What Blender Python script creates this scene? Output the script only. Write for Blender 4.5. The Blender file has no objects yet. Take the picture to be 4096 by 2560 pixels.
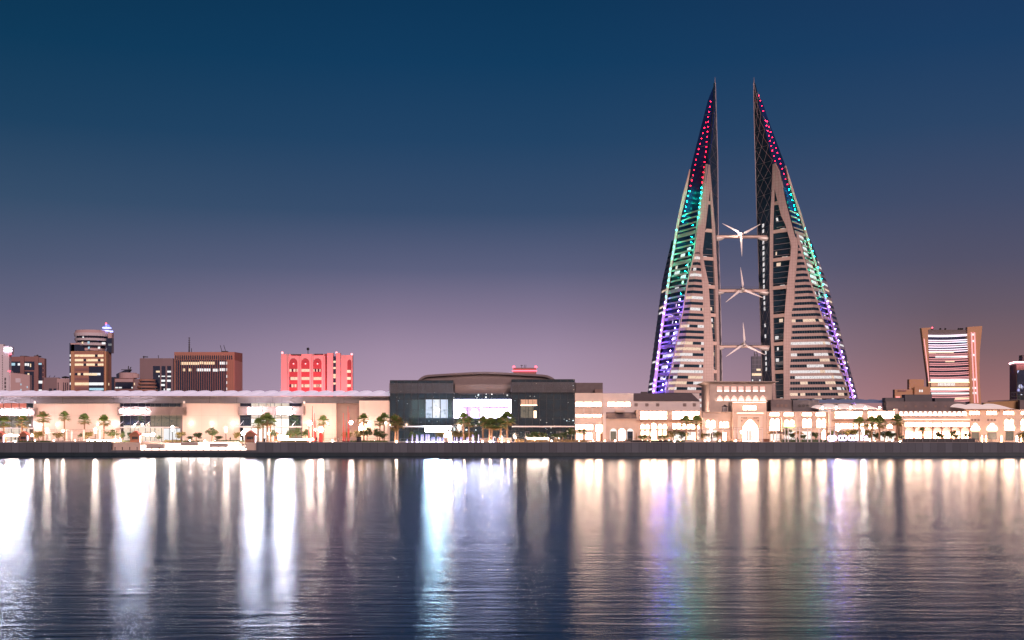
import bpy, math, random
from mathutils import Vector, Matrix, noise as mnoise
sc = bpy.context.scene
COL = sc.collection
R = math.radians
# ---------------------------------------------------------------- camera
F, CX, HY, CH = 4900.0, 2048.0, 1710.0, 9.6      # focal length in photo pixels, principal column, horizon row, camera height (m)
cam = bpy.data.objects.new('camera', bpy.data.cameras.new('camera'))
COL.objects.link(cam); sc.camera = cam
cam.location = (0, 0, CH); cam.rotation_euler = (R(90), 0, 0)
cam.data.lens = 36 * F / 4096; cam.data.sensor_width = 36
cam.data.shift_y = (HY - 1280) / 4096
cam.data.clip_start = 0.5; cam.data.clip_end = 12000
def X(px, D): return (px - CX) * D / F
def Z(py, D): return CH - (py - HY) * D / F
def P3(px, py, D): return Vector((X(px, D), D, Z(py, D)))
GZ = 4.6                                          # promenade level
# ---------------------------------------------------------------- world: dusk sky
W = bpy.data.worlds.new('World'); sc.world = W; W.use_nodes = True
nt = W.node_tree; nt.nodes.clear()
def lin(c):
    return tuple(((v/255)/12.92 if v/255 <= 0.04045 else ((v/255+0.055)/1.055)**2.4) for v in c)
def wnode(t, **k):
    n = nt.nodes.new(t)
    for a, b in k.items(): setattr(n, a, b)
    return n
def wmath(op, a, b=None, c=None, clamp=False):
    n = wnode('ShaderNodeMath', operation=op); n.use_clamp = clamp
    for i, v in enumerate((a, b, c)):
        if v is None: continue
        if hasattr(v, 'is_output'): nt.links.new(v, n.inputs[i])
        else: n.inputs[i].default_value = v
    return n.outputs[0]
tc = wnode('ShaderNodeTexCoord'); sep = wnode('ShaderNodeSeparateXYZ')
nt.links.new(tc.outputs['Generated'], sep.inputs[0])
gx, gy, gz = sep.outputs
hl = wmath('SQRT', wmath('ADD', wmath('MULTIPLY', gx, gx), wmath('MULTIPLY', gy, gy)))
tan_e = wmath('DIVIDE', gz, wmath('MAXIMUM', hl, 0.02))       # tangent of the elevation
az = wmath('DIVIDE', gx, wmath('MAXIMUM', hl, 0.02))          # -1 left .. 1 right
def ramp(stops):
    r = wnode('ShaderNodeValToRGB'); nt.links.new(wmath('MULTIPLY', tan_e, 1/0.6), r.inputs[0])
    el = r.color_ramp.elements
    while len(el) < len(stops): el.new(0.5)
    for e, (t, c) in zip(el, stops):
        e.position = max(0, t/0.6); e.color = (*lin(c), 1)
    return r.outputs[0]
def st(rows): return [((HY-py)/F, c) for py, c in rows]
mid = ramp(st([(1720,(182,154,174)),(1560,(178,154,176)),(1420,(163,142,167)),(1270,(134,121,148)),(1080,(93,97,127)),(850,(56,78,110)),(560,(34,68,103)),(250,(18,60,96)),(-100,(11,52,86)),(-1200,(9,36,66))]))
lef = ramp(st([(1720,(140,122,142)),(1560,(136,120,142)),(1420,(120,112,135)),(1270,(102,101,128)),(1080,(80,90,118)),(850,(55,79,108)),(560,(30,66,98)),(250,(15,58,90)),(-100,(10,50,80)),(-1200,(9,36,66))]))
rig = ramp(st([(1720,(178,124,118)),(1560,(152,109,111)),(1420,(126,99,106)),(1270,(105,91,105)),(1080,(84,83,106)),(850,(66,77,106)),(560,(44,70,104)),(250,(28,62,100)),(-100,(24,54,92)),(-1200,(12,36,68))]))
def wmix(f, a, b):
    m = wnode('ShaderNodeMix', data_type='RGBA'); nt.links.new(f, m.inputs[0])
    nt.links.new(a, m.inputs[6]); nt.links.new(b, m.inputs[7]); return m.outputs[2]
fl = wmath('MULTIPLY_ADD', az, -3.6, -0.36, clamp=True)       # towards the left of the picture
fr = wmath('MULTIPLY_ADD', az, 3.3, -0.1, clamp=True)
skyc = wmix(fr, wmix(fl, mid, lef), rig)
back = wmath('MULTIPLY_ADD', gy, 0.3, 0.8, clamp=True)        # the far side of the sky is darker
hs = wnode('ShaderNodeVectorMath', operation='SCALE'); nt.links.new(skyc, hs.inputs[0]); nt.links.new(back, hs.inputs['Scale'])
bg = wnode('ShaderNodeBackground'); nt.links.new(hs.outputs[0], bg.inputs[0]); bg.inputs[1].default_value = 1.0
wo = wnode('ShaderNodeOutputWorld'); nt.links.new(bg.outputs[0], wo.inputs[0])
# ---------------------------------------------------------------- sun lamp added as a soft warm wash, standing in for city glow
sun = bpy.data.objects.new('sun', bpy.data.lights.new('sun', 'SUN')); COL.objects.link(sun)
sun.data.energy = 2.1; sun.data.angle = R(25); sun.data.color = (1.0, 0.70, 0.68)
sun.rotation_euler = (R(68), 0, R(16))
sc.view_settings.view_transform = 'Standard'; sc.view_settings.look = 'None'
sc.view_settings.exposure = 0.0; sc.view_settings.gamma = 1.0
sc.cycles.max_bounces = 6; sc.cycles.diffuse_bounces = 2; sc.cycles.glossy_bounces = 4; sc.cycles.transparent_max_bounces = 8
sc.cycles.sample_clamp_indirect = 20.0; sc.cycles.use_denoising = True; sc.cycles.caustics_reflective = False; sc.cycles.caustics_refractive = False
# ---------------------------------------------------------------- materials
M = {}
class NT:
    def __init__(s, name):
        s.m = bpy.data.materials.new(name); s.m.use_nodes = True; s.t = s.m.node_tree
        s.b = s.t.nodes['Principled BSDF']; s.o = s.t.nodes['Material Output']
    def n(s, t, **k):
        n = s.t.nodes.new(t)
        for a, b in k.items(): setattr(n, a, b)
        return n
    def l(s, a, b): s.t.links.new(a, b)
    def math(s, op, a, b=None, clamp=False):
        n = s.n('ShaderNodeMath', operation=op); n.use_clamp = clamp
        for i, v in enumerate((a, b)):
            if v is None: continue
            if hasattr(v, 'is_output'): s.l(v, n.inputs[i])
            else: n.inputs[i].default_value = v
        return n.outputs[0]
    def xz(s, w=1.0, h=1.0):
        g = s.n('ShaderNodeNewGeometry'); q = s.n('ShaderNodeSeparateXYZ'); s.l(g.outputs['Position'], q.inputs[0])
        c = s.n('ShaderNodeCombineXYZ'); s.l(s.math('MULTIPLY', q.outputs[0], 1/w), c.inputs[0]); s.l(s.math('MULTIPLY', q.outputs[2], 1/h), c.inputs[1]); return c.outputs[0]
    def noise(s, scale, detail=3, vec=None):
        n = s.n('ShaderNodeTexNoise'); n.inputs['Scale'].default_value = scale; n.inputs['Detail'].default_value = detail
        if vec is None: vec = s.n('ShaderNodeNewGeometry').outputs['Position']
        s.l(vec, n.inputs['Vector']); return n.outputs[0]
    def mix(s, f, a, b, bt='MIX'):
        m = s.n('ShaderNodeMix', data_type='RGBA', blend_type=bt)
        for i, v in ((0, f), (6, a), (7, b)):
            if hasattr(v, 'is_output'): s.l(v, m.inputs[i])
            else: m.inputs[i].default_value = v if i == 0 else (*v[:3], 1)
        return m.outputs[2]
    def ramp(s, f, stops):
        r = s.n('ShaderNodeValToRGB'); s.l(f, r.inputs[0]); el = r.color_ramp.elements
        while len(el) < len(stops): el.new(0.5)
        for e, (p, c) in zip(el, stops): e.position = p; e.color = (*c[:3], 1)
        return r.outputs[0]
def mat(key, col, rough=0.6, metal=0.0, var=0.12, sc_=0.6, spec=0.5):
    a = NT(key); a.b.inputs['Roughness'].default_value = rough; a.b.inputs['Metallic'].default_value = metal
    a.b.inputs['Specular IOR Level'].default_value = spec
    f = a.noise(sc_, 4)
    a.l(a.mix(f, tuple(c*(1-var*1.6) for c in col), tuple(min(1, c*(1+var*1.6)) for c in col)), a.b.inputs['Base Color'])
    M[key] = a.m; return a.m
def panel(key, col, w, h, line=0.75, var=0.1, rough=0.7, lw=0.03, offset=0.0):
    """cladding in w x h metre panels with thin joints"""
    a = NT(key); a.b.inputs['Roughness'].default_value = rough
    b = a.n('ShaderNodeTexBrick'); b.offset = offset; b.squash = 1
    a.l(a.xz(), b.inputs['Vector']); b.inputs['Scale'].default_value = 1
    b.inputs['Brick Width'].default_value = w; b.inputs['Row Height'].default_value = h
    b.inputs['Mortar Size'].default_value = lw; b.inputs['Mortar Smooth'].default_value = 0.3
    b.inputs['Color1'].default_value = (*[c*(1-var) for c in col], 1); b.inputs['Color2'].default_value = (*[min(1, c*(1+var)) for c in col], 1)
    b.inputs['Mortar'].default_value = (*[c*line for c in col], 1); b.inputs['Bias'].default_value = 0
    f = a.noise(0.35, 5)
    a.l(a.mix(a.math('MULTIPLY', f, 0.35), b.outputs[0], tuple(c*0.72 for c in col)), a.b.inputs['Base Color'])
    M[key] = a.m; return a.m
def glass(key, col=(0.012, 0.022, 0.03), rough=0.06, metal=0.0, spec=1.0, w=2.6, wob=0.02, ior=1.9):
    a = NT(key); a.b.inputs['Roughness'].default_value = rough; a.b.inputs['Metallic'].default_value = metal
    a.b.inputs['Specular IOR Level'].default_value = spec; a.b.inputs['IOR'].default_value = ior
    f = a.noise(0.4, 2); a.l(a.mix(f, tuple(c*0.6 for c in col), tuple(c*1.5 for c in col)), a.b.inputs['Base Color'])
    bp = a.n('ShaderNodeBump'); bp.inputs['Strength'].default_value = 0.25; bp.inputs['Distance'].default_value = wob
    a.l(a.noise(0.9, 2), bp.inputs['Height']); a.l(bp.outputs[0], a.b.inputs['Normal'])
    M[key] = a.m; return a.m
def emit(key, col, s):
    a = NT(key); a.b.inputs['Base Color'].default_value = (*col, 1); a.b.inputs['Emission Color'].default_value = (*col, 1)
    a.b.inputs['Emission Strength'].default_value = s; M[key] = a.m; return a.m
def room(key, c0, c1, s, scale=0.5, dark=0.25, vx=1.6, vz=0.7):
    """a lit room seen through a pane: ceiling lights, blinds and furniture as uneven brightness"""
    a = NT(key); v = a.xz(vx, vz)
    n1 = a.noise(scale, 3, v)
    vo = a.n('ShaderNodeTexVoronoi'); a.l(v, vo.inputs['Vector']); vo.inputs['Scale'].default_value = 1.4
    f = a.math('MULTIPLY', a.math('ADD', n1, vo.outputs['Distance']), 0.9, clamp=True)
    col = a.ramp(f, [(0.25, tuple(c*dark for c in c0)), (0.5, c0), (0.8, c1)])
    a.b.inputs['Base Color'].default_value = (0.05, 0.05, 0.05, 1); a.b.inputs['Roughness'].default_value = 0.3
    a.l(col, a.b.inputs['Emission Color']); a.b.inputs['Emission Strength'].default_value = s
    M[key] = a.m; return a.m
# ---------------------------------------------------------------- mesh builder
class MB:
    def __init__(s): s.v = []; s.f = []; s.mi = []
    def poly(s, pts, m=0):
        i = len(s.v); s.v += [tuple(p) for p in pts]; s.f.append(tuple(range(i, i+len(pts)))); s.mi.append(m); return s
    def box(s, x0, x1, y0, y1, z0, z1, m=0):
        i = len(s.v)
        s.v += [(x0,y0,z0),(x1,y0,z0),(x1,y1,z0),(x0,y1,z0),(x0,y0,z1),(x1,y0,z1),(x1,y1,z1),(x0,y1,z1)]
        for q in ((0,3,2,1),(4,5,6,7),(0,1,5,4),(1,2,6,5),(2,3,7,6),(3,0,4,7)): s.f.append(tuple(i+k for k in q)); s.mi.append(m)
        return s
    def pb(s, px0, py0, px1, py1, D, dep, m=0):
        """a box whose front face covers the pixel rectangle at distance D; dep metres deep"""
        return s.box(X(px0,D), X(px1,D), D, D+dep, Z(py1,D), Z(py0,D), m)
    def prism(s, pts, y0, y1, m=0):
        """outline in x,z (counter-clockwise seen from the front) pushed back from y0 to y1"""
        i = len(s.v); n = len(pts)
        s.v += [(p[0], y0, p[1]) for p in pts] + [(p[0], y1, p[1]) for p in pts]
        s.f.append(tuple(range(i, i+n))); s.mi.append(m); s.f.append(tuple(range(i+2*n-1, i+n-1, -1))); s.mi.append(m)
        for k in range(n):
            j = (k+1) % n; s.f.append((i+k, i+n+k, i+n+j, i+j)); s.mi.append(m)
        return s
    def pprism(s, pts, D, dep, m=0): return s.prism([(X(a,D), Z(b,D)) for a, b in pts], D, D+dep, m)
    def tube(s, a, b, r0, r1=None, n=6, m=0, cap=True):
        a = Vector(a); b = Vector(b); r1 = r0 if r1 is None else r1
        d = (b-a); 
        if d.length < 1e-6: return s
        d.normalize(); u = d.orthogonal().normalized(); w = d.cross(u); i = len(s.v)
        for c, r in ((a, r0), (b, r1)):
            for k in range(n):
                t = 2*math.pi*k/n; s.v.append(tuple(c + (u*math.cos(t) + w*math.sin(t))*r))
        for k in range(n):
            j = (k+1) % n; s.f.append((i+k, i+j, i+n+j, i+n+k)); s.mi.append(m)
        if cap:
            s.f.append(tuple(range(i+n-1, i-1, -1))); s.mi.append(m); s.f.append(tuple(range(i+n, i+2*n))); s.mi.append(m)
        return s
    def lathe(s, c, prof, n=10, m=0):
        """profile of (radius, height) turned round the vertical axis at c"""
        i = len(s.v); k_ = len(prof)
        for r, h in prof:
            for k in range(n):
                t = 2*math.pi*k/n; s.v.append((c[0]+r*math.cos(t), c[1]+r*math.sin(t), c[2]+h))
        for q in range(k_-1):
            for k in range(n):
                j = (k+1) % n; s.f.append((i+q*n+k, i+q*n+j, i+(q+1)*n+j, i+(q+1)*n+k)); s.mi.append(m)
        s.f.append(tuple(i+k for k in range(n-1, -1, -1))); s.mi.append(m)
        s.f.append(tuple(i+(k_-1)*n+k for k in range(n))); s.mi.append(m)
        return s
    def ball(s, c, r, m=0, n=8):
        return s.lathe(c, [(r*math.sin(math.pi*q/5), -r*math.cos(math.pi*q/5)) for q in (0.15,1,2,3,4,4.85)], n, m)
    def build(s, name, mats, parent=None, smooth=False, org=None):
        if not isinstance(mats, (list, tuple)): mats = [mats]
        me = bpy.data.meshes.new(name)
        o_ = Vector(org) if org is not None else (WORLD_OF(parent) if parent else Vector((0,0,0)))
        me.from_pydata([(v[0]-o_.x, v[1]-o_.y, v[2]-o_.z) for v in s.v], [], s.f)
        for m in mats: me.materials.append(M[m] if isinstance(m, str) else m)
        me.polygons.foreach_set('material_index', s.mi)
        if smooth: me.polygons.foreach_set('use_smooth', [True]*len(s.f))
        me.update()
        o = bpy.data.objects.new(name, me); COL.objects.link(o)
        if parent: o.parent = parent
        elif org is not None: o.location = org
        return o
def WORLD_OF(o):
    v = Vector((0,0,0))
    while o is not None: v += o.location; o = o.parent
    return v
def tag(o, label=None, cat=None, group=None, kind=None):
    if label: o['label'] = label
    if cat: o['category'] = cat
    if group: o['group'] = group
    if kind: o['kind'] = kind
    return o
def thing(name, label, cat, loc, group=None, rz=0):
    o = bpy.data.objects.new(name, None); COL.objects.link(o); o.location = loc; o.rotation_euler = (0,0,rz); o.empty_display_size = 1
    return tag(o, label, cat, group)
def copy_tree(o, parent=None):
    c = o.copy(); COL.objects.link(c); c.parent = parent
    for ch in [q for q in bpy.data.objects if q.parent == o]: copy_tree(ch, c)
    return c
def lamp(parent, loc, power, col=(1, .8, .62), rad=0.15, kind='POINT', rot=None, **k):
    l = bpy.data.lights.new('bulb', kind); l.energy = power; l.color = col
    if kind in ('POINT', 'SPOT'): l.shadow_soft_size = rad
    for a, b in k.items(): setattr(l, a, b)
    o = bpy.data.objects.new('bulb', l); COL.objects.link(o); o.parent = parent; o.location = Vector(loc) - WORLD_OF(parent)
    if rot: o.rotation_euler = rot
    return o
ORD = 'first second third fourth fifth sixth seventh eighth ninth tenth eleventh twelfth thirteenth fourteenth fifteenth sixteenth seventeenth eighteenth nineteenth twentieth'.split()
def arch_pts(x0, x1, zb, zs, zt, n=8, pointed=True):
    """outline of an arched opening: x range, base, spring and top heights"""
    c = (x0+x1)/2; w = (x1-x0)/2; pts = [(x0, zb), (x1, zb), (x1, zs)]
    for k in range(1, n):
        t = k/n
        if pointed: f = (1-t); h = math.sin(t*math.pi/2)**0.75; pts.append((c + w*f, zs + (zt-zs)*(1-(1-t)**1.0 if False else math.sin(t*1.35)/math.sin(1.35))))
        else: pts.append((c + w*math.cos(t*math.pi/2), zs + (zt-zs)*math.sin(t*math.pi/2)))
    pts.append((c, zt))
    for k in range(n-1, 0, -1):
        q = pts[3 + (k-1)]; pts.append((2*c - q[0], q[1]))
    pts.append((x0, zs))
    return pts

# common materials
panel('cream_wall', (0.76,0.60,0.51), 6.0, 7.0, 0.82, 0.03, 0.8, 0.05)
panel('quay_stone', (0.12,0.132,0.158), 2.5, 6.0, 0.4, 0.2, 0.8, 0.07)
mat('quay_wet', (0.018,0.032,0.042), 0.35, var=0.25)
panel('paving', (0.33,0.27,0.24), 1.2, 1.2, 0.8, 0.06, 0.75)
mat('white_render', (0.78,0.7,0.66), 0.8, var=0.05)
mat('stone_warm', (0.68,0.54,0.45), 0.85, var=0.08)
mat('stone_pale', (0.74,0.63,0.56), 0.85, var=0.06)
mat('stone_brown', (0.27,0.19,0.165), 0.85, var=0.1)
mat('fascia', (0.11,0.10,0.11), 0.6, var=0.1)
mat('roof_dark', (0.12,0.10,0.10), 0.7, var=0.12)
mat('roof_slate', (0.19,0.155,0.155), 0.8, var=0.15)
mat('metal_grey', (0.2,0.18,0.19), 0.4, 0.6, 0.08)
mat('metal_dark', (0.05,0.045,0.045), 0.45, 0.4, 0.1)
mat('louvre', (0.5,0.38,0.34), 0.45, 0.3, 0.08)
mat('steel_pale', (0.75,0.68,0.66), 0.45, 0.2, 0.05)
mat('wood', (0.28,0.12,0.07), 0.6, var=0.2, sc_=3)
mat('trunk', (0.30,0.19,0.12), 0.9, var=0.25, sc_=4)
mat('palm_leaf', (0.14,0.22,0.05), 0.6, var=0.45, sc_=1.1)
mat('palm_dry', (0.28,0.2,0.08), 0.7, var=0.3, sc_=2)
mat('leaf', (0.075,0.12,0.035), 0.6, var=0.5, sc_=1.5)
mat('leaf_dark', (0.06,0.10,0.035), 0.6, var=0.5, sc_=1.5)
mat('leaf_gold', (0.2,0.17,0.05), 0.6, var=0.4, sc_=1.5)
mat('red_paint', (0.75,0.06,0.05), 0.4, var=0.08)
mat('planter', (0.45,0.38,0.35), 0.8, var=0.1)
mat('cloth_dark', (0.03,0.03,0.035), 0.8, var=0.2)
mat('cloth_pale', (0.6,0.58,0.56), 0.8, var=0.1)
mat('skin', (0.5,0.3,0.22), 0.6, var=0.05)
mat('canvas_tan', (0.5,0.3,0.14), 0.8, var=0.1)
glass('glass_dark', (0.012,0.026,0.036))
glass('glass_navy', (0.012,0.02,0.045), 0.1)
glass('glass_teal', (0.03,0.06,0.06), 0.15)
emit('lamp_white', (1.0,0.68,0.52), 190)
emit('lamp_warm', (1.0,0.52,0.26), 100)
emit('sign_white', (1.0,0.86,0.98), 210)
emit('sign_cool', (0.68,0.86,1.0), 150)
emit('pane_white', (1.0,0.56,0.36), 14.0)
emit('pane_warm', (1.0,0.66,0.42), 3)
emit('pane_bright', (1.0,0.57,0.37), 32)
emit('ledge_glow', (1.0,0.74,0.62), 1.6)
# ================================================================= water, ground, quay
def make_water():
    a = NT('water'); a.t.nodes.remove(a.b)
    g = a.n('ShaderNodeNewGeometry'); q = a.n('ShaderNodeSeparateXYZ'); a.l(g.outputs['Position'], q.inputs[0])
    def wv(sx, sy, detail, dist=0.0, off=0.0):
        c = a.n('ShaderNodeCombineXYZ'); a.l(a.math('MULTIPLY', q.outputs[0], sx), c.inputs[0]); a.l(a.math('MULTIPLY', q.outputs[1], sy), c.inputs[1]); c.inputs[2].default_value = off
        n = a.n('ShaderNodeTexNoise'); n.inputs['Scale'].default_value = 1; n.inputs['Detail'].default_value = detail; n.inputs['Distortion'].default_value = dist
        a.l(c.outputs[0], n.inputs['Vector']); return n.outputs[0]
    h = a.math('ADD', a.math('MULTIPLY', wv(0.20, 1.1, 3, 0.5), 0.20), a.math('ADD', a.math('MULTIPLY', wv(0.04, 0.25, 2, 0.5, 3), 0.30), a.math('MULTIPLY', wv(0.45, 3.4, 3, .2, 7), 0.05)))
    bp = a.n('ShaderNodeBump'); bp.inputs['Strength'].default_value = 1.0
    # calm under the quay, more ruffled by the wind further out
    mr = a.n('ShaderNodeMapRange'); a.l(q.outputs[1], mr.inputs[0]); mr.inputs[1].default_value = 50; mr.inputs[2].default_value = 400
    mr.inputs[3].default_value = WAVE; mr.inputs[4].default_value = WAVE*0.45
    a.l(mr.outputs[0], bp.inputs['Distance']); a.l(h, bp.inputs['Height'])
    rr = a.n('ShaderNodeMapRange'); a.l(q.outputs[1], rr.inputs[0]); rr.inputs[1].default_value = 50; rr.inputs[2].default_value = 400
    rr.inputs[3].default_value = 0.242; rr.inputs[4].default_value = 0.185
    gl = a.n('ShaderNodeBsdfGlossy', distribution='BECKMANN'); a.l(rr.outputs[0], gl.inputs['Roughness']); a.l(bp.outputs[0], gl.inputs['Normal']); gl.inputs['Color'].default_value = (0.66,0.80,0.90,1)
    df = a.n('ShaderNodeBsdfDiffuse'); df.inputs['Color'].default_value = (0.004,0.026,0.04,1)
    fr = a.n('ShaderNodeFresnel'); fr.inputs['IOR'].default_value = 1.31; a.l(bp.outputs[0], fr.inputs['Normal'])
    mx = a.n('ShaderNodeMixShader'); a.l(fr.outputs[0], mx.inputs[0]); a.l(df.outputs[0], mx.inputs[1]); a.l(gl.outputs[0], mx.inputs[2]); a.l(mx.outputs[0], a.o.inputs[0])
    M['water'] = a.m
WAVE = 0.17
make_water()
DQ = 410.0
xl, xr = X(445,DQ), X(1025,DQ)          # the stepped landing cut into the quay
tag(MB().poly([(-4500,-1500,0),(4500,-1500,0),(4500,DQ+16,0),(-4500,DQ+16,0)]).build('water', 'water'), kind='structure')
mat('ground', (0.12,0.105,0.1), 0.9, var=0.2, sc_=0.05)
g = MB()
g.box(-4500, xl, DQ+0.8, DQ+15, -3, GZ); g.box(xr, 4500, DQ+0.8, DQ+15, -3, GZ)
g.box(-4500, 4500, DQ+15.0, DQ+70, -3, GZ)
tag(g.build('promenade', 'paving'), kind='structure')
tag(MB().box(-4500, 4500, DQ+70, 6000, -3, GZ-0.02).build('ground', 'ground'), kind='structure')
def quay(label, x0, x1, zt):
    t = thing('quay_wall', label, 'quay wall', ((x0+x1)/2, DQ, 0), 'lengths of quay wall')
    MB().box(x0, x1, DQ, DQ+0.8, 1.25, zt).build('wall', 'quay_stone', t)
    MB().box(x0, x1, DQ-0.35, DQ+0.8, -2, 1.25).build('wet_base', 'quay_wet', t)
    MB().box(x0, x1, DQ-0.12, DQ+1.0, zt, zt+0.1).build('coping', 'planter', t)
    return t
quay('long grey stone quay wall at the left end of the promenade', -900, xl, GZ)
quay('low pale quay wall in front of the brightly lit steps', xl+.02, xr-.02, 1.95)
xm = X(1616,DQ)
quay('grey quay wall between the lit steps and the glass building', xr, X(1560,DQ), GZ)
quay('short pale stretch of quay wall with a sloping shadow left of the glass building', X(1560,DQ)+.02, xm, GZ)
quay('long grey quay wall of upright slabs from the fountain to the right edge', xm+.02, 900, GZ)
# lit steps
emit('step_light', (1.0,0.78,0.66), 9)
t = thing('lit_steps', 'broad brightly lit white steps going down to the water', 'steps', ((xl+xr)/2, DQ+1, 1.95))
mat('step_stone', (0.7,0.62,0.58), 0.7, var=0.06)
MB().box(xl, xr, DQ+0.82, DQ+15, -2, 1.95).build('landing', 'step_stone', t)
lv = [(488,992,1801,1796),(512,980,1795,1790),(538,966,1789,1784),(640,955,1783,1778),(760,945,1777,1772)]
for k, (a, b, p0, p1) in enumerate(lv):
    D = DQ+3.5+k*1.6
    z0 = 1.95 + k*(GZ-1.95)/5; z1 = 1.95+(k+1)*(GZ-1.95)/5
    MB().box(X(a,D), X(b,D), D, DQ+14.9-k*.05, z0+.002*k, z1).build('step', 'step_stone', t)
    MB().box(X(a,D)+.2, X(b,D)-.2, D-.12, D-.01, z0+.1, z1-.06).build('light_strip', 'step_light', t)
for (a, b, p0, p1, lab) in ((583,655,1776,1796,'left'),(722,790,1769,1784,'middle'),(838,908,1773,1789,'right')):
    D = DQ+3.0
    q = thing('planter_box', 'dark stone planter box on the lit steps, %s one of the three' % lab, 'planter', (X((a+b)/2,D), D, 1.95), 'planter boxes on the lit steps')
    MB().pb(a, p0, b, p1, D, 2.2).build('tub', 'planter', q)
w = thing('retaining_wall', 'pale retaining wall at the left side of the lit steps', 'wall', (X(465,DQ+4), DQ+4, 1.9))
MB().box(xl, X(560,DQ+2), DQ+2.2, DQ+2.9, 1.95, GZ-.1).build('wall', 'stone_warm', w)
w = thing('retaining_wall', 'pale retaining wall at the right side of the lit steps', 'wall', (X(1005,DQ+4), DQ+4, 1.9))
MB().box(X(985,DQ+2), xr, DQ+2.2, DQ+2.9, 1.95, GZ-.1).build('wall', 'stone_warm', w)
for k in range(18):
    px = 460 + k*29.5
    q = thing('bollard', 'low dark bollard on the quay edge before the lit steps, number %s from the left' % (ORD[k]), 'bollard', (X(px,DQ+.5), DQ+.5, 2.05), 'bollards on the low quay')
    MB().lathe((X(px,DQ+.5), DQ+.5, 2.05), [(.13,0),(.13,.75),(.2,.8),(.2,.95),(.1,1.0)], 8).build('post', 'metal_dark', q)
# ================================================================= the two sail towers
panel('tower_stone', (0.46,0.34,0.315), 1.6, 1.85, 0.62, 0.04, 0.7, 0.07)
mat('tower_frame', (0.58,0.42,0.37), 0.6, var=0.06)
glass('tower_glass', (0.014,0.032,0.052), 0.3, spec=0.5, ior=1.22)
glass('spire_glass', (0.01,0.03,0.12), 0.3, spec=0.5, ior=1.22)
mat('tower_line', (0.36,0.31,0.33), 0.5, 0.3, 0.05)
room('tower_cool', (0.30,0.36,0.40), (0.95,0.9,0.9), 0.85, 0.9, 0.15, 1.1, 1.0)
room('tower_warm', (0.5,0.32,0.2), (1.0,0.74,0.55), 0.85, 0.9, 0.15, 1.1, 1.0)
emit('led_red', (1.0,0.006,0.03), 30); emit('led_green', (0.0,0.85,0.5), 230); emit('led_violet', (0.16,0.09,1.0), 450)
def zi(edge, z):
    """point on a polyline edge at height z"""
    e = edge
    if z >= e[0].z: a, b = e[0], e[1]
    else:
        a, b = e[-2], e[-1]
        for k in range(len(e)-1):
            if e[k].z >= z >= e[k+1].z: a, b = e[k], e[k+1]; break
    t = (z-a.z)/(b.z-a.z) if abs(b.z-a.z) > 1e-6 else 0
    return Vector((a.x+(b.x-a.x)*t, a.y+(b.y-a.y)*t, z))
def E(*p): return [P3(*q) for q in p]
def norm(a, b, up=Vector((0,0,1))):
    n = (b-a).cross(up)
    if n.length < 1e-9: return Vector((0,-1,0))
    n.normalize(); return n if n.y < 0 else -n
def zs_of(edges, z0, z1):
    s = {z0, z1}
    for e in edges: s |= {p.z for p in e if z0 < p.z < z1}
    return sorted(s)
def slab(mb, L, Rr, z0, z1, off=0.0, th=0.8, m=0, f0=0.0, f1=1.0, fd=None):
    """a piece of facade between two edges, off metres proud, th thick"""
    for a, b in zip(zs_of([L,Rr], z0, z1)[:-1], zs_of([L,Rr], z0, z1)[1:]):
        la, ra, lb, rb = zi(L,a), zi(Rr,a), zi(L,b), zi(Rr,b)
        la, ra = la.lerp(ra, f0), la.lerp(ra, f1); lb, rb = lb.lerp(rb, f0), lb.lerp(rb, f1)
        n = norm(la, ra) if (ra-la).length > 0.05 else norm(lb, rb)
        o, i_ = n*off, n*(off-th)
        p = [la+o, ra+o, rb+o, lb+o]; q = [la+i_, ra+i_, rb+i_, lb+i_]
        mb.poly(p, m); mb.poly([q[3],q[2],q[1],q[0]], m)
        mb.poly([p[3],p[2],q[2],q[3]], m); mb.poly([q[0],q[1],p[1],p[0]], m)
        mb.poly([p[0],p[3],q[3],q[0]], m); mb.poly([p[2],p[1],q[1],q[2]], m)
def panes(mb, L, Rr, z0, z1, off, rnd, state, f0=0, f1=1, w=1.5, th=0.3):
    la, ra = zi(L,(z0+z1)/2), zi(Rr,(z0+z1)/2); wid = (ra-la).length*(f1-f0); n = max(1, int(wid/w)); run = 0; cur = 0
    for k in range(n):
        if run <= 0:
            p, warm = state; run = rnd.randint(1, 5)
            cur = (2 if rnd.random() < warm else 1) if rnd.random() < p else 0
        run -= 1
        a = f0+(f1-f0)*(k+.04)/n; b = f0+(f1-f0)*(k+.96)/n
        slab(mb, L, Rr, z0, z1, off, th, cur, a, b)
PITCH, ZREF = 3.62, 133.7
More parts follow.
